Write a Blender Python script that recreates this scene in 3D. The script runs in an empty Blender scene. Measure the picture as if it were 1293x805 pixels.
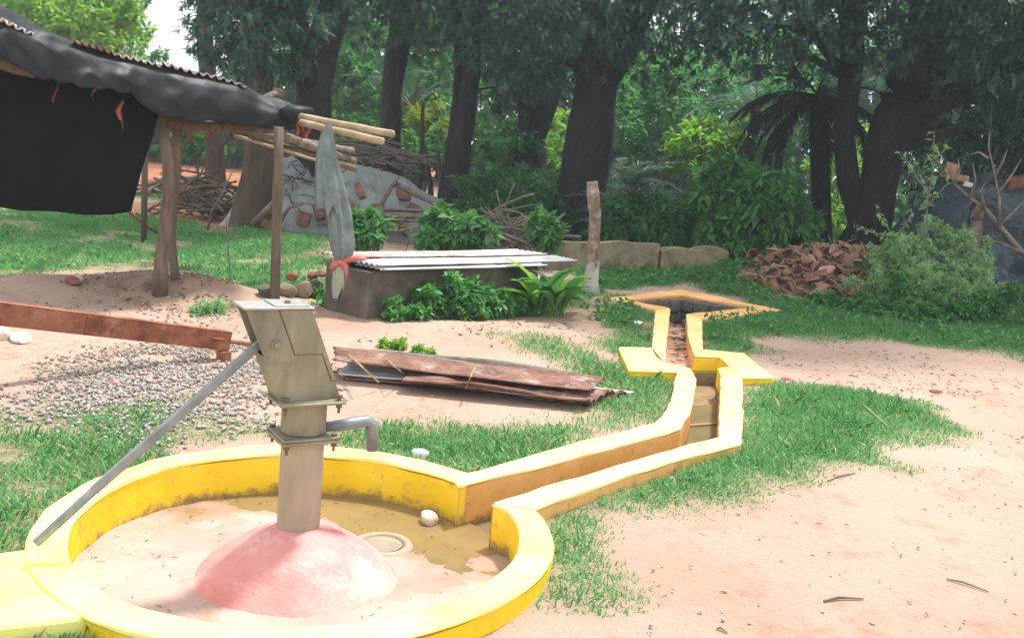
import bpy, math, random
import numpy as np
from mathutils import Vector, Matrix, Euler

R = math.radians
random.seed(7)
rng = np.random.default_rng(7)
scn = bpy.context.scene
col = scn.collection

# ------------------------------------------------------------------ camera
CAM_Z, FPX, PITCH, ROLL = 1.65, 1200.0, R(9.29), R(5.0)
cp, sp, cr, sr = math.cos(PITCH), math.sin(PITCH), math.cos(ROLL), math.sin(ROLL)
_fw = Vector((0, cp, -sp)); _r0 = Vector((1, 0, 0)); _u0 = Vector((0, sp, cp))
_rt = _r0 * cr + _u0 * sr; _up = _u0 * cr - _r0 * sr
camd = bpy.data.cameras.new('camera'); cam = bpy.data.objects.new('camera', camd); col.objects.link(cam)
camd.sensor_width = 36.0; camd.lens = 36.0 * FPX / 1293.0; camd.clip_start = 0.05; camd.clip_end = 3000
m = Matrix.Identity(4)
for i in range(3):
    m[i][0], m[i][1], m[i][2] = _rt[i], _up[i], -_fw[i]
m[2][3] = CAM_Z
cam.matrix_world = m
scn.camera = cam

# ------------------------------------------------------------------ light: bright thin overcast
SUN_EL, SUN_AZ = R(66), R(38)          # azimuth from +Y (view direction) towards +X
w = bpy.data.worlds.new('World'); scn.world = w; w.use_nodes = True
nt = w.node_tree; nt.nodes.clear()
out = nt.nodes.new('ShaderNodeOutputWorld'); bg = nt.nodes.new('ShaderNodeBackground')
sky = nt.nodes.new('ShaderNodeTexSky'); sky.sky_type = 'NISHITA'; sky.sun_disc = False
sky.sun_elevation = SUN_EL; sky.sun_rotation = SUN_AZ; sky.dust_density = 3.0; sky.air_density = 1.0
tc = nt.nodes.new('ShaderNodeTexCoord'); ns = nt.nodes.new('ShaderNodeTexNoise')
ns.inputs['Scale'].default_value = 2.2; ns.inputs['Detail'].default_value = 6
rp = nt.nodes.new('ShaderNodeValToRGB')
rp.color_ramp.elements[0].position = .25; rp.color_ramp.elements[0].color = (.45, .45, .45, 1)
rp.color_ramp.elements[1].position = .6; rp.color_ramp.elements[1].color = (.95, .95, .95, 1)
mx = nt.nodes.new('ShaderNodeMix'); mx.data_type = 'RGBA'
mx.inputs['B'].default_value = (8.6, 8.8, 9.0, 1)      # thin bright cloud
nt.links.new(tc.outputs['Generated'], ns.inputs['Vector']); nt.links.new(ns.outputs['Fac'], rp.inputs['Fac'])
nt.links.new(rp.outputs['Color'], mx.inputs['Factor']); nt.links.new(sky.outputs['Color'], mx.inputs['A'])
nt.links.new(mx.outputs['Result'], bg.inputs['Color']); nt.links.new(bg.outputs['Background'], out.inputs['Surface'])
bg.inputs['Strength'].default_value = 0.095
sd = bpy.data.lights.new('sun', 'SUN'); sd.energy = 3.0; sd.angle = R(6); sd.color = (1, .965, .915)
so = bpy.data.objects.new('sun', sd); col.objects.link(so)
tosun = Vector((math.sin(SUN_AZ) * math.cos(SUN_EL), math.cos(SUN_AZ) * math.cos(SUN_EL), math.sin(SUN_EL)))
so.rotation_euler = tosun.to_track_quat('Z', 'Y').to_euler(); so.location = (0, 0, 40)
vs = scn.view_settings
vs.view_transform = 'Standard'; vs.look = 'None'; vs.exposure = 0.98; vs.gamma = 1.0; vs.use_curve_mapping = False
scn.cycles.max_bounces = 6; scn.cycles.diffuse_bounces = 4; scn.cycles.transparent_max_bounces = 8

# ------------------------------------------------------------------ pixel rays (photo is 1293 x 805) to points in the place
def ray(x, y):
    u = (x - 646.5) / FPX; v = -(y - 402.5) / FPX
    return _fw + _rt * u + _up * v
def pix(x, y, z=0.0):
    r = ray(x, y); t = (z - CAM_Z) / r.z
    return Vector((r.x * t, r.y * t, z))
def pixd(x, y, Y):
    r = ray(x, y); t = Y / r.y
    return Vector((r.x * t, Y, CAM_Z + r.z * t))

# ------------------------------------------------------------------ value noise
_perm = rng.random((256, 256))
def vnoise(x, y):
    x = np.asarray(x, float); y = np.asarray(y, float)
    xi = np.floor(x).astype(int); yi = np.floor(y).astype(int)
    fx = x - xi; fy = y - yi; fx = fx * fx * (3 - 2 * fx); fy = fy * fy * (3 - 2 * fy)
    a = _perm[xi & 255, yi & 255]; b = _perm[(xi + 1) & 255, yi & 255]
    c = _perm[xi & 255, (yi + 1) & 255]; d = _perm[(xi + 1) & 255, (yi + 1) & 255]
    return (a * (1 - fx) + b * fx) * (1 - fy) + (c * (1 - fx) + d * fx) * fy
def fbm(x, y, o=4):
    s = 0; a = .5; x = np.asarray(x, float); y = np.asarray(y, float)
    for i in range(o):
        s = s + a * vnoise(x + 17.3 * i, y + 9.1 * i); x = x * 2.03; y = y * 2.03; a *= .5
    return s / (1 - .5 ** o)

# ------------------------------------------------------------------ mesh helpers
def tag(o, label=None, cat=None, group=None, kind=None):
    if label: o['label'] = label
    if cat: o['category'] = cat
    if group: o['group'] = group
    if kind: o['kind'] = kind
    return o
def empty(name, loc=(0, 0, 0), label=None, cat=None, group=None, rz=0):
    o = bpy.data.objects.new(name, None); col.objects.link(o); o.location = loc; o.rotation_euler = (0, 0, rz)
    o.empty_display_size = .1
    return tag(o, label, cat, group)
def link_mesh(name, me, mat, parent=None, world=True):
    o = bpy.data.objects.new(name, me); col.objects.link(o)
    if mat is not None and not me.materials: me.materials.append(mat)
    if parent is not None:
        o.parent = parent
        if world:                         # geometry was given in world coordinates
            o.matrix_parent_inverse = world_inv(parent)
    return o
def world_inv(p):
    M = Matrix.LocRotScale(p.location, p.rotation_euler, p.scale)
    q = p.parent
    Mi = p.matrix_parent_inverse.copy()
    if q is not None:
        Mq = world_inv(q).inverted()
        return (Mq @ Mi @ M).inverted()
    return M.inverted()
def np_mesh(name, V, F, smooth=False, attr=None):
    me = bpy.data.meshes.new(name)
    V = np.ascontiguousarray(V, dtype=np.float32); F = np.ascontiguousarray(F, dtype=np.int32)
    n = F.shape[1]
    me.vertices.add(len(V)); me.vertices.foreach_set('co', V.ravel())
    me.loops.add(F.size); me.loops.foreach_set('vertex_index', F.ravel())
    me.polygons.add(len(F)); me.polygons.foreach_set('loop_start', np.arange(0, F.size, n, dtype=np.int32))
    if smooth: me.polygons.foreach_set('use_smooth', np.ones(len(F), dtype=bool))
    if attr:
        for k, a in attr.items():
            at = me.attributes.new(k, 'FLOAT', 'POINT'); at.data.foreach_set('value', np.ascontiguousarray(a, dtype=np.float32))
    me.update(calc_edges=True); me.validate()
    return me

class MB:
    def __init__(s): s.v = []; s.f = []
    def add(s, vs, fs):
        b = len(s.v); s.v += [tuple(p) for p in vs]; s.f += [tuple(b + i for i in q) for q in fs]; return s
    def box(s, c, size, rot=None, jit=0):
        M = rot.to_matrix() if isinstance(rot, Euler) else (rot if rot is not None else Matrix.Identity(3))
        vs = []
        for k in range(8):
            p = Vector(((k & 1) - .5, ((k >> 1) & 1) - .5, ((k >> 2) & 1) - .5))
            p = Vector((p.x * size[0] + random.uniform(-jit, jit), p.y * size[1] + random.uniform(-jit, jit), p.z * size[2] + random.uniform(-jit, jit)))
            vs.append(M @ p + Vector(c))
        return s.add(vs, [(0, 2, 3, 1), (4, 5, 7, 6), (0, 1, 5, 4), (2, 6, 7, 3), (0, 4, 6, 2), (1, 3, 7, 5)])
    def tube(s, pts, rad, n=8, cap=True, wob=0):
        pts = [Vector(p) for p in pts]
        if not hasattr(rad, '__len__'): rad = [rad] * len(pts)
        vs = []; fs = []; ref = Vector((.31, .17, .93))
        for i, p in enumerate(pts):
            t = (pts[min(i + 1, len(pts) - 1)] - pts[max(i - 1, 0)]).normalized()
            a = t.cross(ref)
            if a.length < .1: a = t.cross(Vector((1, 0, 0)))
            a.normalize(); b = t.cross(a)
            for k in range(n):
                th = 2 * math.pi * k / n
                rr = rad[i] * (1 + (random.uniform(-wob, wob) if wob else 0))
                vs.append(p + (a * math.cos(th) + b * math.sin(th)) * rr)
        for i in range(len(pts) - 1):
            for k in range(n):
                k2 = (k + 1) % n
                fs.append((i * n + k, i * n + k2, (i + 1) * n + k2, (i + 1) * n + k))
        if cap:
            fs.append(tuple(range(n - 1, -1, -1))); e = (len(pts) - 1) * n
            fs.append(tuple(e + k for k in range(n)))
        return s.add(vs, fs)
    def lathe(s, prof, n=32, c=(0, 0, 0), cap=False):
        vs = []; fs = []
        for (r, z) in prof:
            for k in range(n):
                th = 2 * math.pi * k / n
                vs.append((c[0] + r * math.cos(th), c[1] + r * math.sin(th), c[2] + z))
        for i in range(len(prof) - 1):
            for k in range(n):
                k2 = (k + 1) % n; fs.append((i * n + k, i * n + k2, (i + 1) * n + k2, (i + 1) * n + k))
        if cap: fs.append(tuple((len(prof) - 1) * n + k for k in range(n)))
        return s.add(vs, fs)
    def prism(s, poly, z0, z1):
        n = len(poly); vs = [(p[0], p[1], z0) for p in poly] + [(p[0], p[1], z1) for p in poly]
        fs = [tuple(range(n - 1, -1, -1)), tuple(range(n, 2 * n))] + [(i, (i + 1) % n, n + (i + 1) % n, n + i) for i in range(n)]
        return s.add(vs, fs)
    def build(s, name, mat, parent=None, smooth=False, bevel=0, seg=2, world=True):
        me = bpy.data.meshes.new(name); me.from_pydata(s.v, [], s.f); me.update()
        if smooth:
            me.polygons.foreach_set('use_smooth', [True] * len(me.polygons))
        o = link_mesh(name, me, mat, parent, world)
        if bevel:
            md = o.modifiers.new('bevel', 'BEVEL'); md.width = bevel; md.segments = seg; md.limit_method = 'ANGLE'; md.angle_limit = R(35)
            me.polygons.foreach_set('use_smooth', [True] * len(me.polygons))
            try: me.set_sharp_from_angle(angle=R(40))
            except Exception: pass
        return o

# ------------------------------------------------------------------ materials
def _ramp(nt, cols, lo=.3, hi=.7):
    rp = nt.nodes.new('ShaderNodeValToRGB'); e = rp.color_ramp.elements
    n = len(cols)
    while len(e) < n: e.new(.5)
    for i, c in enumerate(cols):
        e[i].position = lo + (hi - lo) * (i / (n - 1) if n > 1 else 0); e[i].color = (*c, 1)
    return rp
def mat(name, cols, scale=4, rough=.8, bump=.25, bscale=60, metal=0, lo=.3, hi=.7, spec=.3, stretch=None, stain=None, dist=.01):
    M = bpy.data.materials.new(name); M.use_nodes = True; nt = M.node_tree; L = nt.links
    b = nt.nodes['Principled BSDF']; b.inputs['Roughness'].default_value = rough; b.inputs['Metallic'].default_value = metal
    b.inputs['Specular IOR Level'].default_value = spec
    tc = nt.nodes.new('ShaderNodeTexCoord'); vec = tc.outputs['Object']
    if stretch:
        mp = nt.nodes.new('ShaderNodeMapping'); mp.inputs['Scale'].default_value = stretch; L.new(vec, mp.inputs['Vector']); vec = mp.outputs['Vector']
    n1 = nt.nodes.new('ShaderNodeTexNoise'); n1.inputs['Scale'].default_value = scale; n1.inputs['Detail'].default_value = 8; n1.inputs['Roughness'].default_value = .62
    L.new(vec, n1.inputs['Vector'])
    rp = _ramp(nt, cols, lo, hi); L.new(n1.outputs['Fac'], rp.inputs['Fac']); c = rp.outputs['Color']
    if stain:                                 # (colour, scale, lo, hi): blotches with their own shape
        n3 = nt.nodes.new('ShaderNodeTexNoise'); n3.inputs['Scale'].default_value = stain[1]; n3.inputs['Detail'].default_value = 10; n3.inputs['Roughness'].default_value = .7
        mp3 = nt.nodes.new('ShaderNodeMapping'); mp3.inputs['Location'].default_value = (3.7, 1.9, 5.2); L.new(tc.outputs['Object'], mp3.inputs['Vector']); L.new(mp3.outputs['Vector'], n3.inputs['Vector'])
        r3 = _ramp(nt, [(0, 0, 0), (1, 1, 1)], stain[2], stain[3]); L.new(n3.outputs['Fac'], r3.inputs['Fac'])
        mx = nt.nodes.new('ShaderNodeMix'); mx.data_type = 'RGBA'; L.new(r3.outputs['Color'], mx.inputs['Factor']); L.new(c, mx.inputs['A']); mx.inputs['B'].default_value = (*stain[0], 1)
        c = mx.outputs['Result']
    L.new(c, b.inputs['Base Color'])
    if bump:
        n2 = nt.nodes.new('ShaderNodeTexNoise'); n2.inputs['Scale'].default_value = bscale; n2.inputs['Detail'].default_value = 6
        L.new(vec, n2.inputs['Vector'])
        bp = nt.nodes.new('ShaderNodeBump'); bp.inputs['Strength'].default_value = bump; bp.inputs['Distance'].default_value = dist
        L.new(n2.outputs['Fac'], bp.inputs['Height']); L.new(bp.outputs['Normal'], b.inputs['Normal'])
    return M
def worn(Mt, chip=(.42, .37, .30), cs=26, clo=.64, chi=.69, mud=None):
    nt = Mt.node_tree; L = nt.links; b = nt.nodes['Principled BSDF']; src = b.inputs['Base Color'].links[0].from_socket; tc = nt.nodes.new('ShaderNodeTexCoord')
    n = nt.nodes.new('ShaderNodeTexNoise'); n.inputs['Scale'].default_value = cs; n.inputs['Detail'].default_value = 5; n.inputs['Roughness'].default_value = .65; L.new(tc.outputs['Object'], n.inputs['Vector'])
    r = _ramp(nt, [(0, 0, 0), (.9, .9, .9)], clo, chi); L.new(n.outputs['Fac'], r.inputs['Fac'])
    mx = nt.nodes.new('ShaderNodeMix'); mx.data_type = 'RGBA'; L.new(r.outputs['Color'], mx.inputs['Factor']); L.new(src, mx.inputs['A']); mx.inputs['B'].default_value = (*chip, 1); c = mx.outputs['Result']
    if mud:
        sx = nt.nodes.new('ShaderNodeSeparateXYZ'); L.new(tc.outputs['Object'], sx.inputs['Vector']); n2 = nt.nodes.new('ShaderNodeTexNoise'); n2.inputs['Scale'].default_value = 12; n2.inputs['Detail'].default_value = 9; n2.inputs['Roughness'].default_value = .75; L.new(tc.outputs['Object'], n2.inputs['Vector'])
        q = nt.nodes.new('ShaderNodeMath'); q.operation = 'MULTIPLY_ADD'; L.new(n2.outputs['Fac'], q.inputs[0]); q.inputs[1].default_value = -.26; L.new(sx.outputs['Z'], q.inputs[2])
        mr = nt.nodes.new('ShaderNodeMapRange'); mr.inputs['From Min'].default_value = -.135; mr.inputs['From Max'].default_value = -.085; mr.inputs['To Min'].default_value = .85; mr.inputs['To Max'].default_value = 0; L.new(q.outputs[0], mr.inputs['Value'])
        m2 = nt.nodes.new('ShaderNodeMix'); m2.data_type = 'RGBA'; L.new(mr.outputs['Result'], m2.inputs['Factor']); L.new(c, m2.inputs['A']); m2.inputs['B'].default_value = (*mud, 1); c = m2.outputs['Result']
    L.new(c, b.inputs['Base Color'])
def leafmat(name, cols, rough=.5, trans=.3, spec=.4):
    M = bpy.data.materials.new(name); M.use_nodes = True; nt = M.node_tree; L = nt.links
    b = nt.nodes['Principled BSDF']; b.inputs['Roughness'].default_value = rough; b.inputs['Specular IOR Level'].default_value = spec
    at = nt.nodes.new('ShaderNodeAttribute'); at.attribute_name = 'v'
    rp = _ramp(nt, cols, 0, 1); L.new(at.outputs['Fac'], rp.inputs['Fac']); L.new(rp.outputs['Color'], b.inputs['Base Color'])
    if trans:
        t = nt.nodes.new('ShaderNodeBsdfTranslucent'); hs = nt.nodes.new('ShaderNodeHueSaturation')
        hs.inputs['Value'].default_value = 1.5; hs.inputs['Saturation'].default_value = 1.1
        L.new(rp.outputs['Color'], hs.inputs['Color']); L.new(hs.outputs['Color'], t.inputs['Color'])
        mx = nt.nodes.new('ShaderNodeMixShader'); mx.inputs['Fac'].default_value = trans
        L.new(b.outputs['BSDF'], mx.inputs[1]); L.new(t.outputs['BSDF'], mx.inputs[2])
        L.new(mx.outputs['Shader'], nt.nodes['Material Output'].inputs['Surface'])
    return M

M = {}
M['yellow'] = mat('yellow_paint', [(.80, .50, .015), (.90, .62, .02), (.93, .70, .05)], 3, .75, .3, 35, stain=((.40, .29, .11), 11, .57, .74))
M['yellow_top'] = mat('chalky_yellow_paint', [(.88, .70, .14), (.93, .82, .26), (.95, .86, .36)], 2.5, .8, .3, 35, stain=((.52, .40, .20), 14, .58, .76))  # wall yellow paled: overexposed daylight on the tops is put into the colour
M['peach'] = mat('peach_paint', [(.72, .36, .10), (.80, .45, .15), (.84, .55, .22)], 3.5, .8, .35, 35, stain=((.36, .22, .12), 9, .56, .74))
M['peach_top'] = mat('chalky_peach_paint', [(.86, .58, .22), (.91, .70, .30), (.93, .77, .36)], 2.5, .8, .3, 35, stain=((.52, .34, .19), 13, .58, .76))  # wall peach with the light on its tops put into the colour
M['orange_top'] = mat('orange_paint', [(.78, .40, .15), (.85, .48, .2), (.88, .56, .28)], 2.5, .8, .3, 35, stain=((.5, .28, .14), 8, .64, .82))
for k_ in ('yellow', 'peach'): worn(M[k_], mud=(.24, .16, .09))
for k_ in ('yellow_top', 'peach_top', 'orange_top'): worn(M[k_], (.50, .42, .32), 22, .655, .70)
M['floor_cement'] = mat('pink_cement', [(.48, .32, .26), (.58, .41, .34), (.64, .48, .41)], 2.2, .7, .25, 30, stain=((.34, .21, .13), 3.5, .55, .72))
M['mound'] = mat('red_tinted_cement', [(.56, .20, .19), (.66, .30, .28), (.74, .44, .39)], 2.6, .7, .5, 40, lo=.32, hi=.72, stain=((.72, .52, .45), 3.2, .5, .7))
M['wet_cement'] = mat('wet_cement', [(.20, .13, .06), (.30, .21, .11), (.36, .26, .15)], 6, .45, .2, 30)
M['concrete'] = mat('old_concrete', [(.075, .062, .049), (.13, .11, .088), (.19, .16, .13)], 4, .9, .6, 30, stain=((.07, .055, .04), 3, .5, .75))
M['concrete_l'] = mat('mossy_concrete', [(.14, .11, .07), (.25, .20, .13), (.32, .27, .18)], 5, .9, .6, 25, stain=((.08, .08, .035), 3, .52, .75))
M['stone'] = mat('grey_stone', [(.07, .065, .055), (.13, .12, .10), (.20, .18, .155)], 6, .9, .6, 25)
M['stone_l'] = mat('pale_stone', [(.50, .38, .28), (.62, .50, .40), (.70, .60, .50)], 8, .85, .5, 30)
M['brick'] = mat('red_brick', [(.15, .065, .042), (.23, .10, .068), (.31, .155, .105)], 9, .9, .5, 50)
M['rust'] = mat('rusted_steel', [(.13, .045, .025), (.28, .10, .055), (.38, .17, .10)], 8, .85, .5, 60, stain=((.45, .26, .17), 5, .55, .75))
M['rust_sheet'] = mat('rusted_tin', [(.10, .05, .035), (.22, .11, .08), (.34, .20, .15)], 5, .8, .4, 50, stain=((.50, .42, .38), 4, .55, .7))
M['tin'] = mat('weathered_tin', [(.50, .46, .44), (.62, .58, .56), (.70, .68, .67)], 4, .5, .2, 40, spec=.5, stain=((.40, .17, .12), 1.8, .46, .62))
M['tin_w'] = mat('white_tin', [(.42, .43, .44), (.52, .53, .54), (.60, .61, .62)], 4, .5, .2, 40, spec=.5, stain=((.42, .20, .14), 2.4, .56, .72))
M['galv'] = mat('galvanised_steel', [(.16, .185, .20), (.23, .26, .275), (.30, .33, .345)], 12, .4, .1, 80, metal=.5, spec=.5)
M['pump'] = mat('dusty_pump_steel', [(.15, .142, .10), (.23, .215, .155), (.31, .285, .205)], 6, .5, .25, 60, metal=.25, spec=.5, stretch=(1.6, 1.6, .5), stain=((.17, .13, .085), 9, .55, .72))
M['pump_low'] = mat('muddy_pump_pipe', [(.28, .235, .18), (.38, .32, .245), (.45, .37, .29)], 5, .6, .2, 50, metal=.15, stretch=(1, 1, .4), stain=((.30, .29, .25), 5, .52, .7))
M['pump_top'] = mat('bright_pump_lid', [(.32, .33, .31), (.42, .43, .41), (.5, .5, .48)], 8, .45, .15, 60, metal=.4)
M['bolt'] = mat('rusty_bolt', [(.14, .08, .05), (.24, .15, .10)], 30, .7, .2, 80, metal=.3)
M['tarp'] = mat('black_polythene', [(.004, .006, .0075), (.0075, .0105, .0125), (.012, .0165, .019)], 3, .5, .3, 5, spec=.26, dist=.03)
M['tarp_wall'] = mat('black_woven_sheet', [(.003, .003, .0035), (.005, .0055, .006)], 3, .8, .2, 90, spec=.12)
M['tarp_blue'] = mat('dark_blue_polythene', [(.032, .048, .058), (.056, .078, .09), (.085, .112, .128)], 2.5, .42, .8, 2.6, spec=.5, dist=.22)
M['tarp_grey'] = mat('grey_tarpaulin', [(.20, .21, .205), (.28, .30, .295), (.35, .37, .365)], 2.2, .7, .3, 12, stain=((.16, .13, .10), 2.6, .54, .75), dist=.03)
M['wood'] = mat('peeled_post_wood', [(.085, .062, .045), (.15, .11, .08), (.23, .17, .13)], 6, .9, .5, 30, stretch=(3, 3, .5))
M['bamboo'] = mat('dry_bamboo', [(.28, .20, .12), (.40, .30, .19), (.50, .39, .27)], 6, .7, .3, 40)
M['stick'] = mat('dead_branch_wood', [(.10, .08, .065), (.19, .155, .125), (.28, .24, .2)], 8, .9, .4, 40)
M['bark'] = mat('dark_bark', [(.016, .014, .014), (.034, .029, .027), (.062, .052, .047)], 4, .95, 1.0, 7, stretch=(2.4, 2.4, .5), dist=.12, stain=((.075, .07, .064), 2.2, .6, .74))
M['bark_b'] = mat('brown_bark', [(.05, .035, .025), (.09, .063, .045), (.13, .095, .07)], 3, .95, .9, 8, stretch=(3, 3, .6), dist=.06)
M['cloth'] = mat('grey_green_cloth', [(.12, .155, .145), (.18, .225, .21), (.25, .295, .275)], 8, .9, .4, 60)
M['cloth_p'] = mat('faded_green_cloth', [(.34, .38, .28), (.45, .48, .37)], 8, .9, .4, 60)
M['red_cloth'] = mat('faded_red_cloth', [(.50, .13, .11), (.62, .22, .19)], 8, .85, .3, 60)
M['red'] = mat('red_string_cloth', [(.17, .03, .03), (.27, .06, .055)], 20, .8, .2, 60)
M['orange'] = mat('orange_streamer', [(.28, .06, .035), (.40, .11, .06)], 20, .7, .2, 60)
M['clay'] = mat('clay_tile', [(.16, .068, .044), (.26, .12, .08), (.35, .18, .125)], 7, .9, .4, 40)
M['clay_b'] = mat('dusty_clay_tile', [(.25, .13, .09), (.35, .20, .145), (.45, .28, .21)], 7, .9, .4, 40)
M['pink_clay'] = mat('pink_tile', [(.50, .22, .19), (.60, .30, .27)], 7, .9, .3, 40)
M['white_thing'] = mat('white_plaster', [(.62, .60, .58), (.78, .77, .75)], 12, .8, .3, 40)
M['pink'] = mat('magenta_scrap', [(.6, .06, .16), (.7, .12, .24)], 20, .7, .2, 60)
M['whitewash'] = None

M['mango'] = leafmat('mango_leaf', [(.016, .05, .032), (.03, .085, .05), (.048, .12, .062), (.075, .155, .075)], .42, .28, .5)
M['dark_leaf'] = leafmat('dark_mango_leaf', [(.017, .048, .04), (.032, .082, .062), (.052, .115, .082)], .42, .22, .5)
M['mid_leaf'] = leafmat('mid_green_leaf', [(.045, .15, .05), (.08, .23, .07), (.13, .31, .085)], .5, .5)
M['light_leaf'] = leafmat('light_green_leaf', [(.12, .26, .04), (.19, .36, .055), (.27, .43, .08)], .5, .55)
M['lime_leaf'] = leafmat('lime_leaf', [(.17, .27, .02), (.26, .36, .03), (.34, .42, .05)], .5, .5)
M['weed'] = leafmat('weed_leaf', [(.055, .18, .05), (.085, .25, .065), (.14, .32, .09)], .5, .35)
M['shrub'] = leafmat('pale_shrub_leaf', [(.20, .35, .15), (.29, .46, .21), (.40, .54, .28)], .55, .5)
M['palm_leaf'] = leafmat('palm_leaflet', [(.045, .12, .07), (.075, .175, .10), (.12, .23, .13)], .5, .35)
M['palm_dead'] = leafmat('dead_palm_leaflet', [(.022, .018, .015), (.04, .032, .026), (.06, .05, .04)], .8, .15)
M['grass'] = leafmat('grass_blade', [(.12, .32, .12), (.17, .40, .155), (.25, .47, .20), (.48, .48, .27)], .55, .45)
M['straw'] = leafmat('dry_straw', [(.34, .25, .13), (.46, .36, .2), (.56, .46, .28)], .7, .2)
M['litter'] = leafmat('dead_leaf', [(.13, .08, .05), (.2, .13, .08), (.3, .21, .14)], .8, .1)

# ------------------------------------------------------------------ layout of the concrete works (top of walls at ZT)
ZT = 0.20
BC = Vector((-0.749, 3.547, 0)); BR = 0.85; BW = 0.125
L_pairs = [((586, 597), (580, 611)), ((641, 582), (650, 595)), ((721, 560), (724, 577)), ((790, 543), (800, 557)), ((824, 535), (842, 546)),
           ((838, 524), (860, 539)), ((846, 510), (871, 521)), ((851, 490), (876, 497)), ((855, 469), (879, 477))]
R_pairs = [((672, 642), (622, 634)), ((701, 630), (665, 621)), ((741, 617), (715, 605)), ((802, 595), (790, 584)), ((866, 576), (862, 563)), ((935, 559), (908, 551)), ((937, 517), (910, 512)), ((937, 476), (911, 474))]
ARM_L = [(855, 469), (794, 467), (781, 438), (823, 438.6), (829, 450), (840, 458), (858, 461), (872, 465), (879, 477)]
ARM_R = [(911, 474), (906, 464), (923, 463), (909, 450), (877, 448.6), (888, 441), (940, 446), (977, 476), (937, 476)]
LU_pairs = [((823, 438.6), (840, 458)), ((825, 420), (842, 424)), ((828, 391), (846, 389))]
RU_pairs = [((888, 441), (877, 448.6)), ((887, 420), (869, 424)), ((886, 402), (867, 396))]
PIT_pairs = [((828, 391), (846, 389)), ((766, 376), (788, 377.5)), ((860, 365), (861, 371)), ((990, 392), (957, 388)), ((886, 402), (867, 396))]
W2 = lambda p: pix(p[0], p[1], ZT)
def wp(pairs): return [(W2(a), W2(b)) for a, b in pairs]
Lp, Rp, LUp, RUp, PITp = map(wp, (L_pairs, R_pairs, LU_pairs, RU_pairs, PIT_pairs))
aL, aR = [W2(p) for p in ARM_L], [W2(p) for p in ARM_R]

def inpoly(x, y, poly):
    x = np.asarray(x); y = np.asarray(y); c = np.zeros(x.shape, bool); n = len(poly)
    for i in range(n):
        x1, y1 = poly[i][0], poly[i][1]; x2, y2 = poly[(i + 1) % n][0], poly[(i + 1) % n][1]
        if y1 == y2: continue
        k = ((y1 > y) != (y2 > y)) & (x < (x2 - x1) * (y - y1) / (y2 - y1) + x1); c ^= k
    return c
def polydist(x, y, poly, closed=True):
    d = np.full(np.shape(x), 1e9); n = len(poly)
    for i in range(n if closed else n - 1):
        ax, ay = poly[i][0], poly[i][1]; bx, by = poly[(i + 1) % n][0], poly[(i + 1) % n][1]
        dx, dy = bx - ax, by - ay; L = dx * dx + dy * dy + 1e-12
        t = np.clip(((x - ax) * dx + (y - ay) * dy) / L, 0, 1)
        d = np.minimum(d, np.hypot(x - ax - t * dx, y - ay - t * dy))
    return d
mid = lambda pr: [(a + b) / 2 for a, b in pr]
void_chan = mid(Lp) + [(aL[0] + aL[8]) / 2, (aL[2] + aL[4]) / 2] + mid(LUp) + mid(RUp)[::-1] + [(aR[4] + aR[5]) / 2, (aR[6] + aR[3]) / 2, (aR[2] + aR[8]) / 2] + mid(Rp)[::-1]
void_pit = mid(PITp)
solid_out = [a for a, b in Lp] + aL[1:4] + [a for a, b in LUp] + [a for a, b in PITp[1:4]] + [a for a, b in RUp][::-1] + aR[6:9] + [a for a, b in Rp][::-1]

def in_works(x, y, grow=0.0):
    """inside the concrete works (basin, channel, pit)"""
    k = np.hypot(x - BC.x, y - BC.y) < BR + BW + grow
    s = inpoly(x, y, solid_out)
    if grow: s |= polydist(x, y, solid_out) < grow
    return k | s | inpoly(x, y, apron_poly)
apron_px = [(128, 655), (70, 688), (0, 696), (-120, 704), (-150, 806), (-30, 792), (60, 783), (150, 763), (140, 720)]
apron_poly = [pix(p[0], p[1], ZT - .012) for p in apron_px]
for p in apron_poly:                      # the slab stops under the rim
    d = Vector((p.x - BC.x, p.y - BC.y, 0))
    if d.length < BR + BW * .8: d *= (BR + BW * .8) / d.length; p.x, p.y = BC.x + d.x, BC.y + d.y

MOUNDS = []     # (x, y, rx, ry, h)
def px_m(x, y, rx, ry, h):
    p = pix(x, y, .1); MOUNDS.append((p.x, p.y, rx, ry, h))
px_m(235, 382, .75, .45, .16)
px_m(120, 372, 1.3, .6, .10)
HEAP = Vector((5.35, 14.3, 0)); MOUNDS.append((HEAP.x, HEAP.y, 2.1, 1.0, .50)); MOUNDS.append((4.35, 13.8, .9, .7, .20))
px_m(640, 432, 1.1, .7, .09)

def gz(x, y):
    x = np.asarray(x, float); y = np.asarray(y, float)
    z = .115 + .0035 * np.clip(y - 3, -5, 60) + (fbm(x * .35 + 4, y * .35, 3) - .5) * .10 * np.clip((y - 2) / 8, .25, 1) + (fbm(x * 2.3, y * 2.3 + 30, 3) - .5) * .03
    for (mx_, my_, rx, ry, h) in MOUNDS:
        d = ((x - mx_) / rx) ** 2 + ((y - my_) / ry) ** 2
        z = z + h * np.exp(-d * 1.1) * (1 + .25 * (fbm(x * 1.7, y * 1.7, 2) - .5))
    return z
def G(x, y): return float(gz(x, y))
def gpix(x, y):
    p = pix(x, y, .12)
    for _ in range(4): p = pix(x, y, G(p.x, p.y))
    return p

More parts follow.
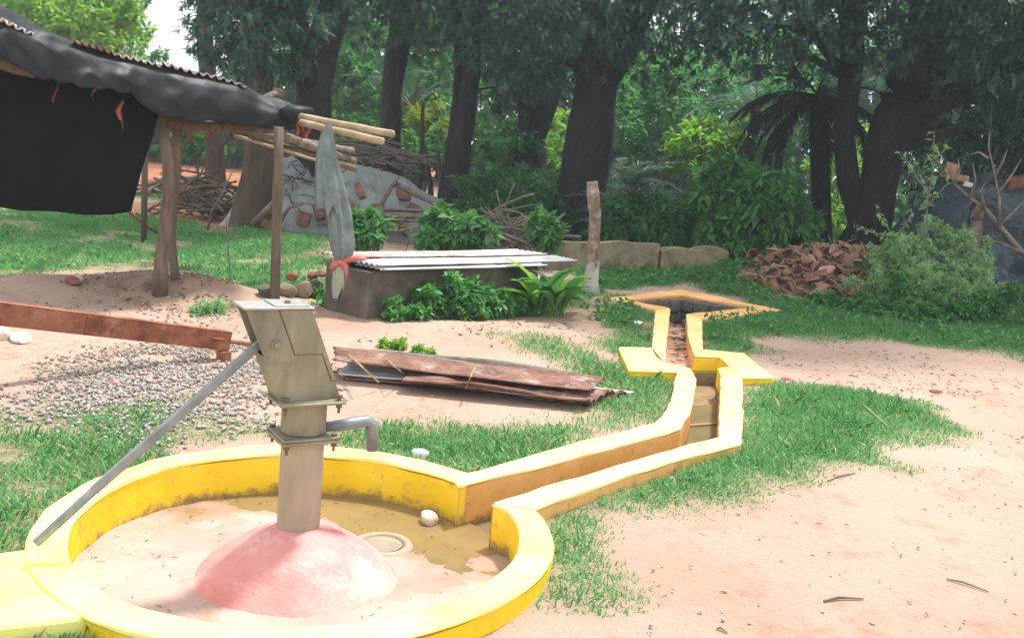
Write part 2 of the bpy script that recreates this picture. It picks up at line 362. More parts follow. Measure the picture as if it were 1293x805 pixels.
# ------------------------------------------------------------------ masks for grass and bare soil (regions laid out on the ground)
def region(px): return [pix(a, b, .12) for a, b in px]
GR = {
 'verge': region([(683, 668), (700, 640), (765, 618), (935, 568), (950, 500), (985, 488), (1060, 492), (1150, 512), (1192, 545), (1120, 575), (1010, 592), (930, 618), (850, 640), (775, 655), (755, 690), (735, 728), (705, 722)]),
 'bank': region([(884, 450), (892, 415), (960, 392), (1100, 372), (1340, 345), (1480, 430), (1340, 470), (1250, 440), (1130, 432), (970, 424), (930, 440)]),
 'mid': region([(640, 436), (720, 452), (800, 472), (790, 440), (780, 380), (825, 385), (825, 440), (795, 470), (856, 470), (845, 520), (770, 548), (600, 590), (545, 585), (470, 560), (560, 556), (650, 548), (720, 535), (800, 510), (720, 470)]),
 'mid2': region([(480, 575), (470, 555), (560, 548), (640, 560), (590, 590)]),
 'left': region([(-150, 560), (0, 535), (110, 560), (215, 555), (140, 600), (70, 640), (45, 680), (-10, 692), (-200, 700)]),
 'front': region([(-40, 830), (-20, 792), (60, 784), (150, 764), (215, 785), (265, 808), (240, 860), (0, 880)]),
 'lawn': region([(-300, 300), (-60, 262), (120, 265), (250, 285), (410, 292), (412, 378), (330, 380), (265, 355), (200, 340), (90, 345), (-200, 378)]),
 'lawn2': region([(160, 250), (240, 238), (330, 262), (300, 275)]),
 'back': region([(740, 345), (830, 340), (1005, 352), (960, 385), (862, 364), (765, 372), (735, 382)]),
 'tank': region([(480, 405), (620, 396), (730, 390), (735, 375), (600, 380)]),
 'gravel_edge': region([(-60, 520), (60, 500), (240, 508), (345, 545), (300, 562), (120, 560), (-60, 552)]),
}
GRAVEL = region([(-60, 530), (-20, 490), (60, 470), (150, 452), (290, 448), (400, 462), (360, 505), (320, 548), (200, 552), (60, 540)])
def softmask(x, y, poly, edge=.25, ns=1.6, amp=.35):
    ins = inpoly(x, y, poly); d = polydist(x, y, poly); s = np.where(ins, d, -d)
    return np.clip((s + amp * (fbm(x * ns, y * ns, 3) - .5) * 2) / edge + .5, 0, 1)

# ------------------------------------------------------------------ ground
def axis(lo, hi, a, b, step, grow):
    v = list(np.arange(a, b + 1e-6, step)); s = step; x = v[-1]
    while x < hi: s *= grow; x += s; v.append(x)
    s = step; x = v[0]; pre = []
    while x > lo: s *= grow; x -= s; pre.append(x)
    return np.array(pre[::-1] + v)
gx = axis(-140, 140, -3.0, 4.0, .05, 1.07); gy = axis(-30, 150, 1.6, 13.2, .055, 1.045)
X, Y = np.meshgrid(gx, gy); Z = gz(X, Y)
inb = np.hypot(X - BC.x, Y - BC.y) < BR + BW * .5
inc = inpoly(X, Y, void_chan); inp = inpoly(X, Y, void_pit)
Z = np.where(inb | inc, -.32, Z); Z = np.where(inp, -.75, Z)
Z = np.where(inpoly(X, Y, apron_poly) & ~inb, np.minimum(Z, .02), Z)
far = np.hypot(X, Y) > 70; Z = np.where(far, Z * 0 + .3, Z)
gm = np.zeros(X.shape)
for k, p in GR.items(): gm = np.maximum(gm, softmask(X, Y, p, .5))
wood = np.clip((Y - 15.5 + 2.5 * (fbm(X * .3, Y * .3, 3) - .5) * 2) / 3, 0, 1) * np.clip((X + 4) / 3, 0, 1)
red = np.clip((Y - 24) / 4, 0, 1) * np.clip((-3 - X) / 2, 0, 1) + .75 * softmask(X, Y, region([(100, 262), (200, 256), (420, 275), (420, 298), (200, 290)]), 1.0)
wet = softmask(X, Y, region([(90, 362), (200, 348), (290, 358), (300, 384), (180, 398), (90, 388)]), .5)  # patch of darker brown soil by the shed posts
idx = np.arange(X.size).reshape(X.shape)
F = np.stack([idx[:-1, :-1], idx[:-1, 1:], idx[1:, 1:], idx[1:, :-1]], -1).reshape(-1, 4)
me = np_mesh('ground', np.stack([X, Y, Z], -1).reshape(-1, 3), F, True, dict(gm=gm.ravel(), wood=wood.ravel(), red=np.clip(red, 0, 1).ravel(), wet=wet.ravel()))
def ground_mat():
    Mt = bpy.data.materials.new('sandy_soil'); Mt.use_nodes = True; nt = Mt.node_tree; L = nt.links
    b = nt.nodes['Principled BSDF']; b.inputs['Roughness'].default_value = .95; b.inputs['Specular IOR Level'].default_value = .15
    tc = nt.nodes.new('ShaderNodeTexCoord')
    def noise(s, d=8, r=.6):
        n = nt.nodes.new('ShaderNodeTexNoise'); n.inputs['Scale'].default_value = s; n.inputs['Detail'].default_value = d; n.inputs['Roughness'].default_value = r
        L.new(tc.outputs['Object'], n.inputs['Vector']); return n.outputs['Fac']
    def mix(f, a, c, colr=True):
        q = nt.nodes.new('ShaderNodeMix'); q.data_type = 'RGBA'; L.new(f, q.inputs['Factor']); L.new(a, q.inputs['A'])
        if isinstance(c, tuple): q.inputs['B'].default_value = (*c, 1)
        else: L.new(c, q.inputs['B'])
        return q.outputs['Result']
    def ramp(f, cols, lo, hi):
        r = _ramp(nt, cols, lo, hi); L.new(f, r.inputs['Fac']); return r.outputs['Color']
    def attr(n):
        a = nt.nodes.new('ShaderNodeAttribute'); a.attribute_name = n; return a.outputs['Fac']
    def mul(a, c):
        q = nt.nodes.new('ShaderNodeMath'); q.operation = 'MULTIPLY'; L.new(a, q.inputs[0]); L.new(c, q.inputs[1]); return q.outputs[0]
    big = ramp(noise(.55), [(.43, .28, .205), (.495, .35, .275), (.53, .39, .315)], .32, .66)
    c = mix(ramp(noise(5, 10, .7), [(0, 0, 0), (.85, .85, .85)], .52, .70), big, (.39, .235, .165))
    c = mix(ramp(noise(38, 6, .7), [(0, 0, 0), (.75, .75, .75)], .60, .72), c, (.27, .165, .11))
    c = mix(ramp(noise(90, 4, .7), [(0, 0, 0), (.6, .6, .6)], .60, .75), c, (.58, .44, .36))
    soil = ramp(noise(6), [(.10, .13, .05), (.15, .185, .07), (.23, .21, .11)], .35, .65)
    c = mix(mul(attr('gm'), ramp(noise(9), [(.35, .35, .35), (1, 1, 1)], .35, .6)), c, soil)
    c = mix(attr('red'), c, ramp(noise(2.5), [(.26, .10, .055), (.38, .16, .09), (.46, .22, .13)], .35, .65))
    c = mix(attr('wet'), c, ramp(noise(5), [(.20, .13, .09), (.30, .205, .145), (.40, .28, .2)], .35, .65))
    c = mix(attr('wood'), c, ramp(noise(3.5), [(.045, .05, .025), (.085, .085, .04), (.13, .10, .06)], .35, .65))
    L.new(c, b.inputs['Base Color'])
    bp = nt.nodes.new('ShaderNodeBump'); bp.inputs['Strength'].default_value = .9; bp.inputs['Distance'].default_value = .035
    n2 = noise(13, 10, .72); L.new(n2, bp.inputs['Height']); L.new(bp.outputs['Normal'], b.inputs['Normal'])
    return Mt
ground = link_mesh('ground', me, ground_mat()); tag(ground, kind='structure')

# ------------------------------------------------------------------ concrete works
def resample(pairs, step=.09):
    out = []
    for (a0, b0), (a1, b1) in zip(pairs[:-1], pairs[1:]):
        n = max(1, int(max((a1 - a0).length, (b1 - b0).length) / step))
        for k in range(n):
            t = k / n; out.append((a0.lerp(a1, t), b0.lerp(b1, t)))
    out.append(pairs[-1]); return out
def ribbon(pairs, z0, z1, parent, mat_side, mat_top, cap=.022, jit=.007, ends=(False, False), bev=.014, z0out=None):
    pr = resample(pairs); n = len(pr); W = []
    for i, (a, b) in enumerate(pr):
        j = 0 if i in (0, n - 1) else jit
        q = lambda p, k: Vector((p.x + j * 2 * (vnoise(p.x * 9 + k, p.y * 9) - .5), p.y + j * 2 * (vnoise(p.x * 9 + 40 + k, p.y * 9) - .5), j * 2.2 * (vnoise(p.x * 5 + 80, p.y * 5 + k) - .5)))
        W.append((q(a, 0), q(b, 7)))
    def solid(z0, z1, grow, name, mt, bevel):
        vs = []; fs = []
        for (a, b) in W:
            d = (a - b); d.z = 0; d.normalize()
            A = a + d * grow; B = b - d * grow
            vs += [(A.x, A.y, z0), (B.x, B.y, z0), (B.x, B.y, z1 + b.z), (A.x, A.y, z1 + a.z)]
        for i in range(n - 1):
            o = i * 4; p = o + 4
            for k in range(4): fs.append((o + k, o + (k + 1) % 4, p + (k + 1) % 4, p + k))
        if ends[0]: fs.append((3, 2, 1, 0))
        if ends[1]: o = (n - 1) * 4; fs.append((o, o + 1, o + 2, o + 3))
        mb = MB(); mb.v = vs; mb.f = fs
        ob = mb.build(name, mt, parent, bevel=bevel)
        return ob
    solid(z0, z1 - cap, 0, 'wall', mat_side, 0)
    return solid(z1 - cap, z1, .004, 'coping', mat_top, bev)  # separate top cap; basin and channel caps carry the light-paled colour

plat = empty('pump_platform', (BC.x, BC.y, 0), 'round yellow walled concrete basin around the hand pump', 'basin')
angR = math.atan2(W2((622, 634)).y - BC.y, W2((622, 634)).x - BC.x)
angL = math.atan2(W2((580, 611)).y - BC.y, W2((580, 611)).x - BC.x)
rim = [Rp[0]]
a = angR - .10; stop = angL - 2 * math.pi + .04
while a > stop:
    d = Vector((math.cos(a), math.sin(a), 0)); rr = BR + .012 * math.sin(3 * a + 1)
    rim.append((Vector((BC.x, BC.y, ZT)) + d * (rr + BW), Vector((BC.x, BC.y, ZT)) + d * rr)); a -= .1
rim.append(Lp[0]); rim.append((Lp[0][0].lerp(Lp[1][0], .12), Lp[0][1].lerp(Lp[1][1], .12)))
rim.insert(0, (Rp[0][0].lerp(Rp[1][0], .12), Rp[0][1].lerp(Rp[1][1], .12)))
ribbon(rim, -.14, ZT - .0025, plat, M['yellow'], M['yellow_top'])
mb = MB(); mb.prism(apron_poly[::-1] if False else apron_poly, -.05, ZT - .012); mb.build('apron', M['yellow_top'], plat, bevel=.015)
def damp_mat():
    Mt = mat('basin_floor_cement', [(.38, .25, .21), (.46, .32, .27), (.52, .375, .325)], 2.2, .7, .25, 30, stain=((.34, .21, .13), 3.5, .55, .72)); nt = Mt.node_tree; L = nt.links
    b = nt.nodes['Principled BSDF']; src = b.inputs['Base Color'].links[0].from_socket; at = nt.nodes.new('ShaderNodeAttribute'); at.attribute_name = 'damp'
    mx = nt.nodes.new('ShaderNodeMix'); mx.data_type = 'RGBA'; L.new(at.outputs['Fac'], mx.inputs['Factor']); L.new(src, mx.inputs['A']); mx.inputs['B'].default_value = (.30, .19, .11, 1); L.new(mx.outputs['Result'], b.inputs['Base Color'])
    mr = nt.nodes.new('ShaderNodeMapRange'); mr.inputs['To Min'].default_value = .7; mr.inputs['To Max'].default_value = .3; L.new(at.outputs['Fac'], mr.inputs['Value']); L.new(mr.outputs['Result'], b.inputs['Roughness']); return Mt
# floor with a fall towards the far right, so that water stands there
pA, pB = pix(250, 640, 0), pix(640, 738, 0); nl = Vector((-(pB - pA).y, (pB - pA).x, 0)).normalized()
if nl.y < 0: nl = -nl
g = np.linspace(-BR - .05, BR + .05, 180); FX, FY = np.meshgrid(g + BC.x, g + BC.y)
dist = (FX - pA.x) * nl.x + (FY - pA.y) * nl.y
FZ = -dist * .03 + (fbm(FX * 5, FY * 5, 5) - .5) * .022
idx = np.arange(FX.size).reshape(FX.shape)
F = np.stack([idx[:-1, :-1], idx[:-1, 1:], idx[1:, 1:], idx[1:, :-1]], -1).reshape(-1, 4)
cx = (FX[:-1, :-1] - BC.x).ravel(); cy = (FY[:-1, :-1] - BC.y).ravel(); F = F[np.hypot(cx, cy) < BR + .06]
link_mesh('floor', np_mesh('floor', np.stack([FX, FY, FZ], -1).reshape(-1, 3), F, True, dict(damp=np.clip((.005 + .016 * (fbm(FX * 6, FY * 6 + 3, 3) - .4) - FZ) / .012, 0, 1).ravel())), damp_mat(), plat)
# tinted cement mound round the foot of the pump
PC = Vector((-.75, 3.47, 0))
prof = [(.42, -.025), (.392, .004), (.362, .034), (.328, .066), (.285, .1), (.235, .135), (.19, .162), (.15, .183), (.115, .199), (.086, .207), (.06, .208)]
mb = MB(); mb.lathe([(a_[0] + (b_[0] - a_[0]) * t_, a_[1] + (b_[1] - a_[1]) * t_) for a_, b_ in zip(prof[:-1], prof[1:]) for t_ in (0, .33, .67)] + prof[-1:], 72, (PC.x, PC.y, 0), cap=True)
mb.v = [(x + .022 * (vnoise(x * 6, y * 6) - .5), y + .022 * (vnoise(x * 6 + 9, y * 6) - .5), z + .022 * (fbm(x * 7, y * 7 + 20, 3) - .5)) for x, y, z in mb.v]
mb.build('plinth_mound', M['mound'], plat, smooth=True)
rc = pix(483, 686, .005)
mb = MB(); mb.lathe([(.138, -.012), (.125, .008), (.108, .014), (.096, .008), (.085, -.03)], 32, (rc.x, rc.y, 0)); mb.build('drain_ring', mat('wet_ring_cement', [(.34, .25, .18), (.44, .34, .26)], 8, .5, .3, 40), plat, smooth=True)
# standing water
def water_mat(name, c, rough=.06):
    Mt = mat(name, [c, tuple(min(1, k * 1.35) for k in c)], 4, rough, .06, 9, spec=.5, dist=.02); return Mt
M['water'] = water_mat('murky_water', (.21, .145, .065), .1); M['water_c'] = water_mat('silty_water', (.16, .13, .06), .35)
mb = MB(); mb.prism([(BC.x + (BR + .05) * math.cos(t), BC.y + (BR + .05) * math.sin(t)) for t in np.linspace(0, 2 * math.pi, 65)[:-1]], -.04, -.002)
wo = mb.build('water', M['water']); tag(wo, kind='structure')
# a scum line of silt on the wall foot is part of the wall colour; small ring holds clear water
mb = MB(); mb.lathe([(.084, 0), (.05, .0), (.001, 0)], 24, (rc.x, rc.y, .004)); rw = mb.build('water', water_mat('ring_water', (.28, .24, .18), .05)); tag(rw, kind='structure')

# channel
chan = empty('drain_channel', (W2((760, 590)).x, W2((760, 590)).y, 0), 'peach painted drain channel with side arms running from basin to pit', 'drain')
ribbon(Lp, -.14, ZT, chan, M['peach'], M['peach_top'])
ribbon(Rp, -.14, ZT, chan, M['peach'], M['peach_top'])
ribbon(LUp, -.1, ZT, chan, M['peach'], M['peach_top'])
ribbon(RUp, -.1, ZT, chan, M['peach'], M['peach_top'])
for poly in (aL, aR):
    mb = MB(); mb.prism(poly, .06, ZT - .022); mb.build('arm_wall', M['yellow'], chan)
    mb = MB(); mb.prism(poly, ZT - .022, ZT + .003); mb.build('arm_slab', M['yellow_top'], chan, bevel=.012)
    mb = MB(); c = sum(poly, Vector()) / len(poly); mb.prism([c + (p - c) * .9 for p in poly], -.15, .059); mb.build('arm_foot', M['concrete_l'], chan)
# chamber walls below the arms on the water side
for a_, b_ in ((aR[4], aR[3]), (aR[3], aR[2]), (aL[4], aL[5]), (aL[5], aL[6])):
    d = (b_ - a_).normalized(); nrm = Vector((-d.y, d.x, 0)); mb = MB(); e = .05
    s_ = 1 if True else -1
    c0 = (a_ + b_) / 2
    tgt = W2((890, 470)); s_ = -1 if (tgt - c0).dot(nrm) > 0 else 1
    mb.prism([a_, b_, b_ + nrm * s_ * e, a_ + nrm * s_ * e], -.2, .075); mb.build('chamber_wall', M['yellow'], chan)
mb = MB(); mb.prism([b for a, b in LUp] + [b for a, b in RUp][::-1], -.2, .045); mb.build('upper_bed', mat('silted_pink_cement', [(.50, .30, .2), (.62, .40, .29), (.66, .46, .35)], 6, .85, .3, 30), chan)
mb = MB(); mb.prism(void_chan, -.22, -.045); mb.build('channel_bed', M['wet_cement'], chan)
q0, q1 = W2((874, 500)), W2((912, 498)); mb = MB(); dd = Vector((0, .05, 0))
mb.prism([q0, q1, q1 + dd, q0 + dd], -.2, -.008); mb.build('weir_sill', M['wet_cement'], chan)
wpoly = [b.lerp(a, .1) for a, b in Lp] + [a.lerp(b, .9) for a, b in Rp][::-1]
mb = MB(); mb.prism(wpoly, -.06, -.018); cw = mb.build('water', M['water_c']); tag(cw, kind='structure')

# soak pit
pit = empty('soak_pit', ((PITp[1][0].x + PITp[3][0].x) / 2, (PITp[1][0].y + PITp[3][0].y) / 2, 0), 'diamond shaped stone lined pit with flat orange rim', 'pit')
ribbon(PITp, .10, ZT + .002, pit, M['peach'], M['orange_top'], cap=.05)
stone_me = []
for k in range(6):
    mb = MB(); mb.box((0, 0, 0), (1, 1, 1), jit=.09)
    me_ = bpy.data.meshes.new('stone'); me_.from_pydata(mb.v, [], mb.f)
    import bmesh
    bm = bmesh.new(); bm.from_mesh(me_); bmesh.ops.bevel(bm, geom=list(bm.edges), offset=.2, segments=2, affect='EDGES', profile=.6); bm.to_mesh(me_); bm.free()
    me_.polygons.foreach_set('use_smooth', [True] * len(me_.polygons)); me_.materials.append(M['stone']); stone_me.append(me_)
inn = [b for a, b in PITp]
for (p, q) in ((inn[1], inn[2]), (inn[2], inn[3]), (inn[3], inn[4]), (inn[0], inn[1])):
    L_ = (q - p).length; d = (q - p).normalized(); nrm = Vector((-d.y, d.x, 0)); cc = sum(inn, Vector()) / 5
    if nrm.dot(cc - p) > 0: nrm = -nrm
    for r_ in range(4):
        z = .07 - r_ * .17; x = random.uniform(-.05, .05)
        while x < L_ - .05:
            wd = random.uniform(.15, .26); c = p + d * (x + wd / 2) + nrm * (.05 + random.uniform(-.02, .01))
            o = link_mesh('stone', random.choice(stone_me), None, pit, world=False)
            o.location = (c.x - pit.location.x, c.y - pit.location.y, z); o.scale = (wd * .97, .17, .165); o.rotation_euler = (0, 0, math.atan2(d.y, d.x))
            x += wd
    mb = MB(); mb.prism([p + nrm * .13, q + nrm * .13, q + nrm * .2, p + nrm * .2], -.7, .095); mb.build('backing', M['concrete'], pit)
mb = MB(); mb.prism([p for p in inn], -.75, -.6); mb.build('pit_bed', mat('leafy_silt', [(.05, .04, .03), (.10, .08, .055)], 12, .95, .6, 30), pit)

# ------------------------------------------------------------------ hand pump
YAW = R(32)
pump = empty('hand_pump', (PC.x, PC.y, .19), 'weathered steel hand pump with long handle and spout', 'hand pump', rz=YAW)
ux = Vector((math.cos(YAW), math.sin(YAW), 0)); uy = Vector((-math.sin(YAW), math.cos(YAW), 0))
def loc2w(p): return PC + ux * p[0] + uy * p[1] + Vector((0, 0, p[2]))
def axis_px(x, y, off=0.0):
    """point where the ray of a photo pixel meets the pump's own vertical plane (spout to handle)"""
    r = ray(x, y); o = Vector((0, 0, CAM_Z)); p0 = PC + uy * off
    t = (p0 - o).dot(uy) / r.dot(uy); return o + r * t
def pbuild(mb, name, mt, **k):
    mb.v = [loc2w(p) for p in mb.v]; return mb.build(name, mt, k.pop('parent', pump), **k)
mb = MB(); mb.lathe([(.0, .16), (.081, .16), (.081, .56), (.0, .56)], 40); pbuild(mb, 'stand_pipe', M['pump_low'], smooth=False, bevel=.002)
for z, nm, w_ in ((.56, 'lower_flange', .226), (.708, 'upper_flange', .25)):
    mb = MB(); mb.box((0, 0, z + .006), (w_, .212, .012)); fl = pbuild(mb, nm, M['pump'], bevel=.004)
    if nm == 'lower_flange':
        mb = MB(); mb.box((.002, .001, z + .0185), (w_ - .006, .208, .011)); pbuild(mb, 'tank_flange', M['pump'], bevel=.003)
    for sx in (-1, 1):
        for sy in (-1, 1):
            mb = MB(); c = (sx * (w_ / 2 - .022), sy * .086)
            mb.tube([(c[0], c[1], z - .035), (c[0], c[1], z + .032)], .0055, 8); mb.tube([(c[0], c[1], z + .0245), (c[0], c[1], z + .034)], .012, 6); mb.tube([(c[0], c[1], z - .014), (c[0], c[1], z - .002)], .012, 6)
            pbuild(mb, 'bolt', M['bolt'], parent=fl)
mb = MB(); mb.lathe([(.0, .586), (.084, .586), (.084, .70), (.092, .7075), (.0, .7075)], 40); pbuild(mb, 'water_tank', M['pump'], bevel=.002)
# head: leaning box, open on the handle side
hz0, hz1, sh, hw, hd = .722, 1.062, -.135, .118, .062
def hp(u, v, s):   # u along, v up, s across (-1 towards the camera)
    return (-hw + 2 * hw * u + sh * v, s * hd, hz0 + (hz1 - hz0) * v)
mb = MB()
vs_ = [hp(0, 0, -1), hp(1, 0, -1), hp(1, 1, -1), hp(0, 1, -1), hp(0, 0, 1), hp(1, 0, 1), hp(1, 1, 1), hp(0, 1, 1), hp(0, .5, -1), hp(0, .5, 1)]
mb.add(vs_, [(0, 1, 2, 3, 8), (5, 4, 9, 7, 6), (1, 5, 6, 2), (4, 0, 8, 9), (0, 4, 5, 1), (3, 2, 6, 7)])
hd_o = pbuild(mb, 'head', M['pump']); sl = hd_o.modifiers.new('solid', 'SOLIDIFY'); sl.thickness = .005; sl.offset = -1
bvm = hd_o.modifiers.new('bevel', 'BEVEL'); bvm.width = .003; bvm.segments = 2
# proud stepped cover on the face, and its seam
def plate(uv, s0, s1, name, mt, parent=pump, bev=.0015):
    mb = MB(); n = len(uv)
    f_ = [hp(u, v, -1) for u, v in uv]
    vs = [(p[0], p[1] - s0, p[2]) for p in f_] + [(p[0], p[1] - s1, p[2]) for p in f_]
    mb.add(vs, [tuple(range(n - 1, -1, -1)), tuple(range(n, 2 * n))] + [(i, (i + 1) % n, n + (i + 1) % n, n + i) for i in range(n)])
    return pbuild(mb, name, mt, parent=parent, bevel=bev)
plate([(.49, 1.0), (.49, .505), (.93, .505), (.93, .2), (1.02, .2), (1.02, 1.0)], .0005, .0015, 'cover_seam', M['bolt'], bev=0)
plate([(.505, .998), (.505, .518), (.945, .518), (.945, .215), (1.015, .215), (1.015, .998)], .0016, .006, 'front_cover', M['pump'])
c = hp(.26, .63, -1); mb = MB(); mb.tube([(c[0], c[1], c[2]), (c[0], c[1] - .012, c[2])], .019, 6); mb.tube([(c[0], c[1] - .012, c[2]), (c[0], c[1] - .024, c[2])], .011, 10); mb.tube([(c[0], c[1] + .02, c[2]), (c[0], c[1] + .1, c[2])], .01, 10)
pbuild(mb, 'axle_bolt', M['pump'], bevel=.002)
t0, t1 = hp(0, 1, -1), hp(1, 1, 1)
mb = MB(); mb.box(((t0[0] + t1[0]) / 2, 0, hz1 + .006), (2 * hw + .022, 2 * hd + .022, .010)); lid = pbuild(mb, 'top_lid', M['pump_top'], bevel=.003)
mb = MB(); mb.box((t1[0] - .07, 0, hz1 + .0145), (.13, 2 * hd + .012, .006)); pbuild(mb, 'lid_plate', M['pump_top'], parent=lid, bevel=.002)
mb = MB(); mb.tube([(t1[0] - .075, -.02, hz1 + .0175), (t1[0] - .075, -.02, hz1 + .028)], .012, 6); pbuild(mb, 'lid_bolt', M['pump'], parent=lid)
mb = MB(); mb.box((0, 0, hz0 - .001), (.27, .19, .006)); pbuild(mb, 'head_skirt', M['pump'], bevel=.002)
# handle: square bar then round rod
hA, hE = axis_px(335, 428), axis_px(45, 686); hM = axis_px(118, 619); dirh = (hE - hA).normalized(); side = uy; upv = dirh.cross(side).normalized()
def bar(mb, a, b, w_, h_):
    vs = [p + side * sx * w_ / 2 + upv * sz * h_ / 2 for p in (a, b) for sx, sz in ((-1, -1), (1, -1), (1, 1), (-1, 1))]
    return mb.add(vs, [(3, 2, 1, 0), (4, 5, 6, 7)] + [(i, (i + 1) % 4, 4 + (i + 1) % 4, 4 + i) for i in range(4)])
mb = MB(); bar(mb, hA - dirh * .06, hM, .025, .031); hnd = mb.build('handle', M['galv'], pump, bevel=.004)
mb = MB(); mb.tube([hM - dirh * .05, hE - dirh * .004, hE], [.0155, .0155, .013], 14); mb.build('grip_rod', M['galv'], hnd, bevel=.002)
# spout
s0_ = axis_px(405, 541); s1_ = axis_px(464, 531); s3_ = axis_px(470, 535); s4_ = axis_px(470, 568)
mb = MB(); mb.tube([s0_, s1_, s3_ , s4_], [.0235, .0235, .025, .0235], 18, cap=False)
spo = mb.build('spout', M['galv'], pump, smooth=True); q = spo.modifiers.new('solid', 'SOLIDIFY'); q.thickness = .003

# ------------------------------------------------------------------ loose stones
def rock(c, size, mt, name, label, cat='stone', group=None, sd=0, sink=.25):
    bm = bmesh.new(); bmesh.ops.create_icosphere(bm, subdivisions=3, radius=.5)
    r_ = random.Random(sd); dirs = [Vector((r_.gauss(0, 1), r_.gauss(0, 1), r_.gauss(0, 1))).normalized() for _ in range(11)]; cut = [r_.uniform(.3, .44) for _ in dirs]
    for v in bm.verts:
        for d, k in zip(dirs, cut):
            t = v.co.dot(d)
            if t > k: v.co -= d * (t - k) * .9
        v.co.x *= size[0]; v.co.y *= size[1]; v.co.z *= size[2]
    me_ = bpy.data.meshes.new(name); bm.to_mesh(me_); bm.free(); me_.materials.append(mt)
    me_.polygons.foreach_set('use_smooth', [True] * len(me_.polygons))
    try: me_.set_sharp_from_angle(angle=R(28))
    except Exception: pass
    o = bpy.data.objects.new(name, me_); col.objects.link(o); o.location = (c[0], c[1], c[2] + size[2] * (.5 - sink) * .85); o.rotation_euler = (0, 0, r_.uniform(0, 6))
    return tag(o, label, cat, group)
p = pix(540, 660, -.005); rock((p.x, p.y, -.012), (.105, .09, .08), M['stone_l'], 'stone', 'small pinkish stone lying in the basin water', sd=3, sink=.1)
p = gpix(531, 576); rock(p, (.11, .08, .075), M['white_thing'], 'stone', 'white angular stone behind the basin rim near the spout', sd=5)
p = gpix(28, 430); rock(p, (.26, .16, .10), M['stone_l'], 'stone', 'pale flat stone under the rusty beam', sd=8)
p = gpix(-2, 428); rock(p, (.18, .16, .13), M['stone_l'], 'stone', 'pale stone at left edge under the rusty beam', sd=9)
p = gpix(92, 357); rock(p, (.26, .13, .09), M['brick'], 'brick_piece', 'broken brick lying on soil before the left lawn', 'brick', sd=11)
p = gpix(99, 356); rock(p, (.10, .1, .10), M['stone_l'], 'stone', 'small pale stone beside the broken brick on the lawn edge', sd=12)
p = gpix(145, 486); rock(p, (.07, .06, .05), M['pink_clay'], 'stone', 'small salmon coloured stone on the gravel', sd=13)
p = gpix(806, 409); rock(p, (.2, .12, .06), M['white_thing'], 'plastic_scrap', 'crumpled white scrap in weeds left of the pit channel', 'scrap', sd=14)
p = gpix(992, 479); rock(p, (.10, .06, .03), M['pink'], 'cloth_scrap', 'magenta scrap on sand right of the channel arm', 'scrap', sd=15)
p = gpix(1015, 497); rock(p, (.11, .07, .04), M['brick'], 'clod', 'dark clod on the sand above the grass patch', 'clod', sd=16)
p = gpix(1180, 495); rock(p, (.15, .08, .04), M['brick'], 'clod', 'flat brown clod on the sandy path at right', 'clod', sd=17)
p = gpix(780, 402); rock(p, (.07, .06, .05), M['brick'], 'clod', 'small orange clod by the pit left corner', 'clod', sd=18)

# ------------------------------------------------------------------ rusty beam
bR0 = pixd(291, 431, 6.45); bL0 = pixd(-60, 389, 5.1)
beam = empty('rusty_beam', (bR0.x, bR0.y, G(bR0.x, bR0.y)), 'rusty steel channel beam on a short leg above the gravel', 'beam')
d = (bR0 - bL0).normalized(); zz = Vector((0, 0, 1)); sdv = d.cross(zz).normalized(); upb = sdv.cross(d)
def obox(mb, a, b, w_, h_, s_, u_):
    vs = [p + s_ * sx * w_ / 2 + u_ * sz * h_ / 2 for p in (a, b) for sx, sz in ((-1, -1), (1, -1), (1, 1), (-1, 1))]
    return mb.add(vs, [(3, 2, 1, 0), (4, 5, 6, 7)] + [(i, (i + 1) % 4, 4 + (i + 1) % 4, 4 + i) for i in range(4)])
mb = MB(); obox(mb, bL0, bR0, .008, .115, sdv, upb); mb.build('web', M['rust'], beam, bevel=.002)
mb = MB(); obox(mb, bL0 - sdv * .04 + upb * .0625, bR0 - sdv * .04 + upb * .0625, .09, .009, sdv, upb); mb.build('top_flange', M['rust'], beam, bevel=.002)
mb = MB(); obox(mb, bL0 - sdv * .04 - upb * .0625, bR0 - sdv * .04 - upb * .0625, .09, .009, sdv, upb); mb.build('bottom_flange', M['rust'], beam, bevel=.002)
c = bL0.lerp(bR0, .62 - .2); mb = MB(); obox(mb, c + sdv * .008, c + sdv * .008 + d * .06, .008, .11, sdv, upb); mb.build('splice_plate', M['rust'], beam, bevel=.002)
q = pixd(270, 426, 6.4); mb = MB(); mb.tube([q + sdv * .03 - d * .05, q + sdv * .055 - d * .045, q + sdv * .055 + d * .045, q + sdv * .03 + d * .05], .008, 8); mb.build('pull_handle', M['rust'], beam, smooth=True)
lx = pixd(283, 440, 6.42); mb = MB(); obox(mb, Vector((lx.x, lx.y - .0, G(lx.x, lx.y) - .05)), Vector((lx.x, lx.y, bR0.z - .064)), .08, .07, sdv, Vector((d.x, d.y, 0)).normalized()); mb.build('leg', M['rust'], beam, bevel=.003)
e_ = bR0 - d * .01; mb = MB(); mb.tube([e_, e_ + d * .3], .016, 10); mb.build('pipe_stub', M['rust'], beam)
lx = bL0 + d * .15; mb = MB(); obox(mb, Vector((lx.x, lx.y, G(lx.x, lx.y) - .05)), Vector((lx.x, lx.y, lx.z - .064)), .08, .07, sdv, Vector((d.x, d.y, 0)).normalized()); mb.build('leg', M['rust'], beam, bevel=.003)

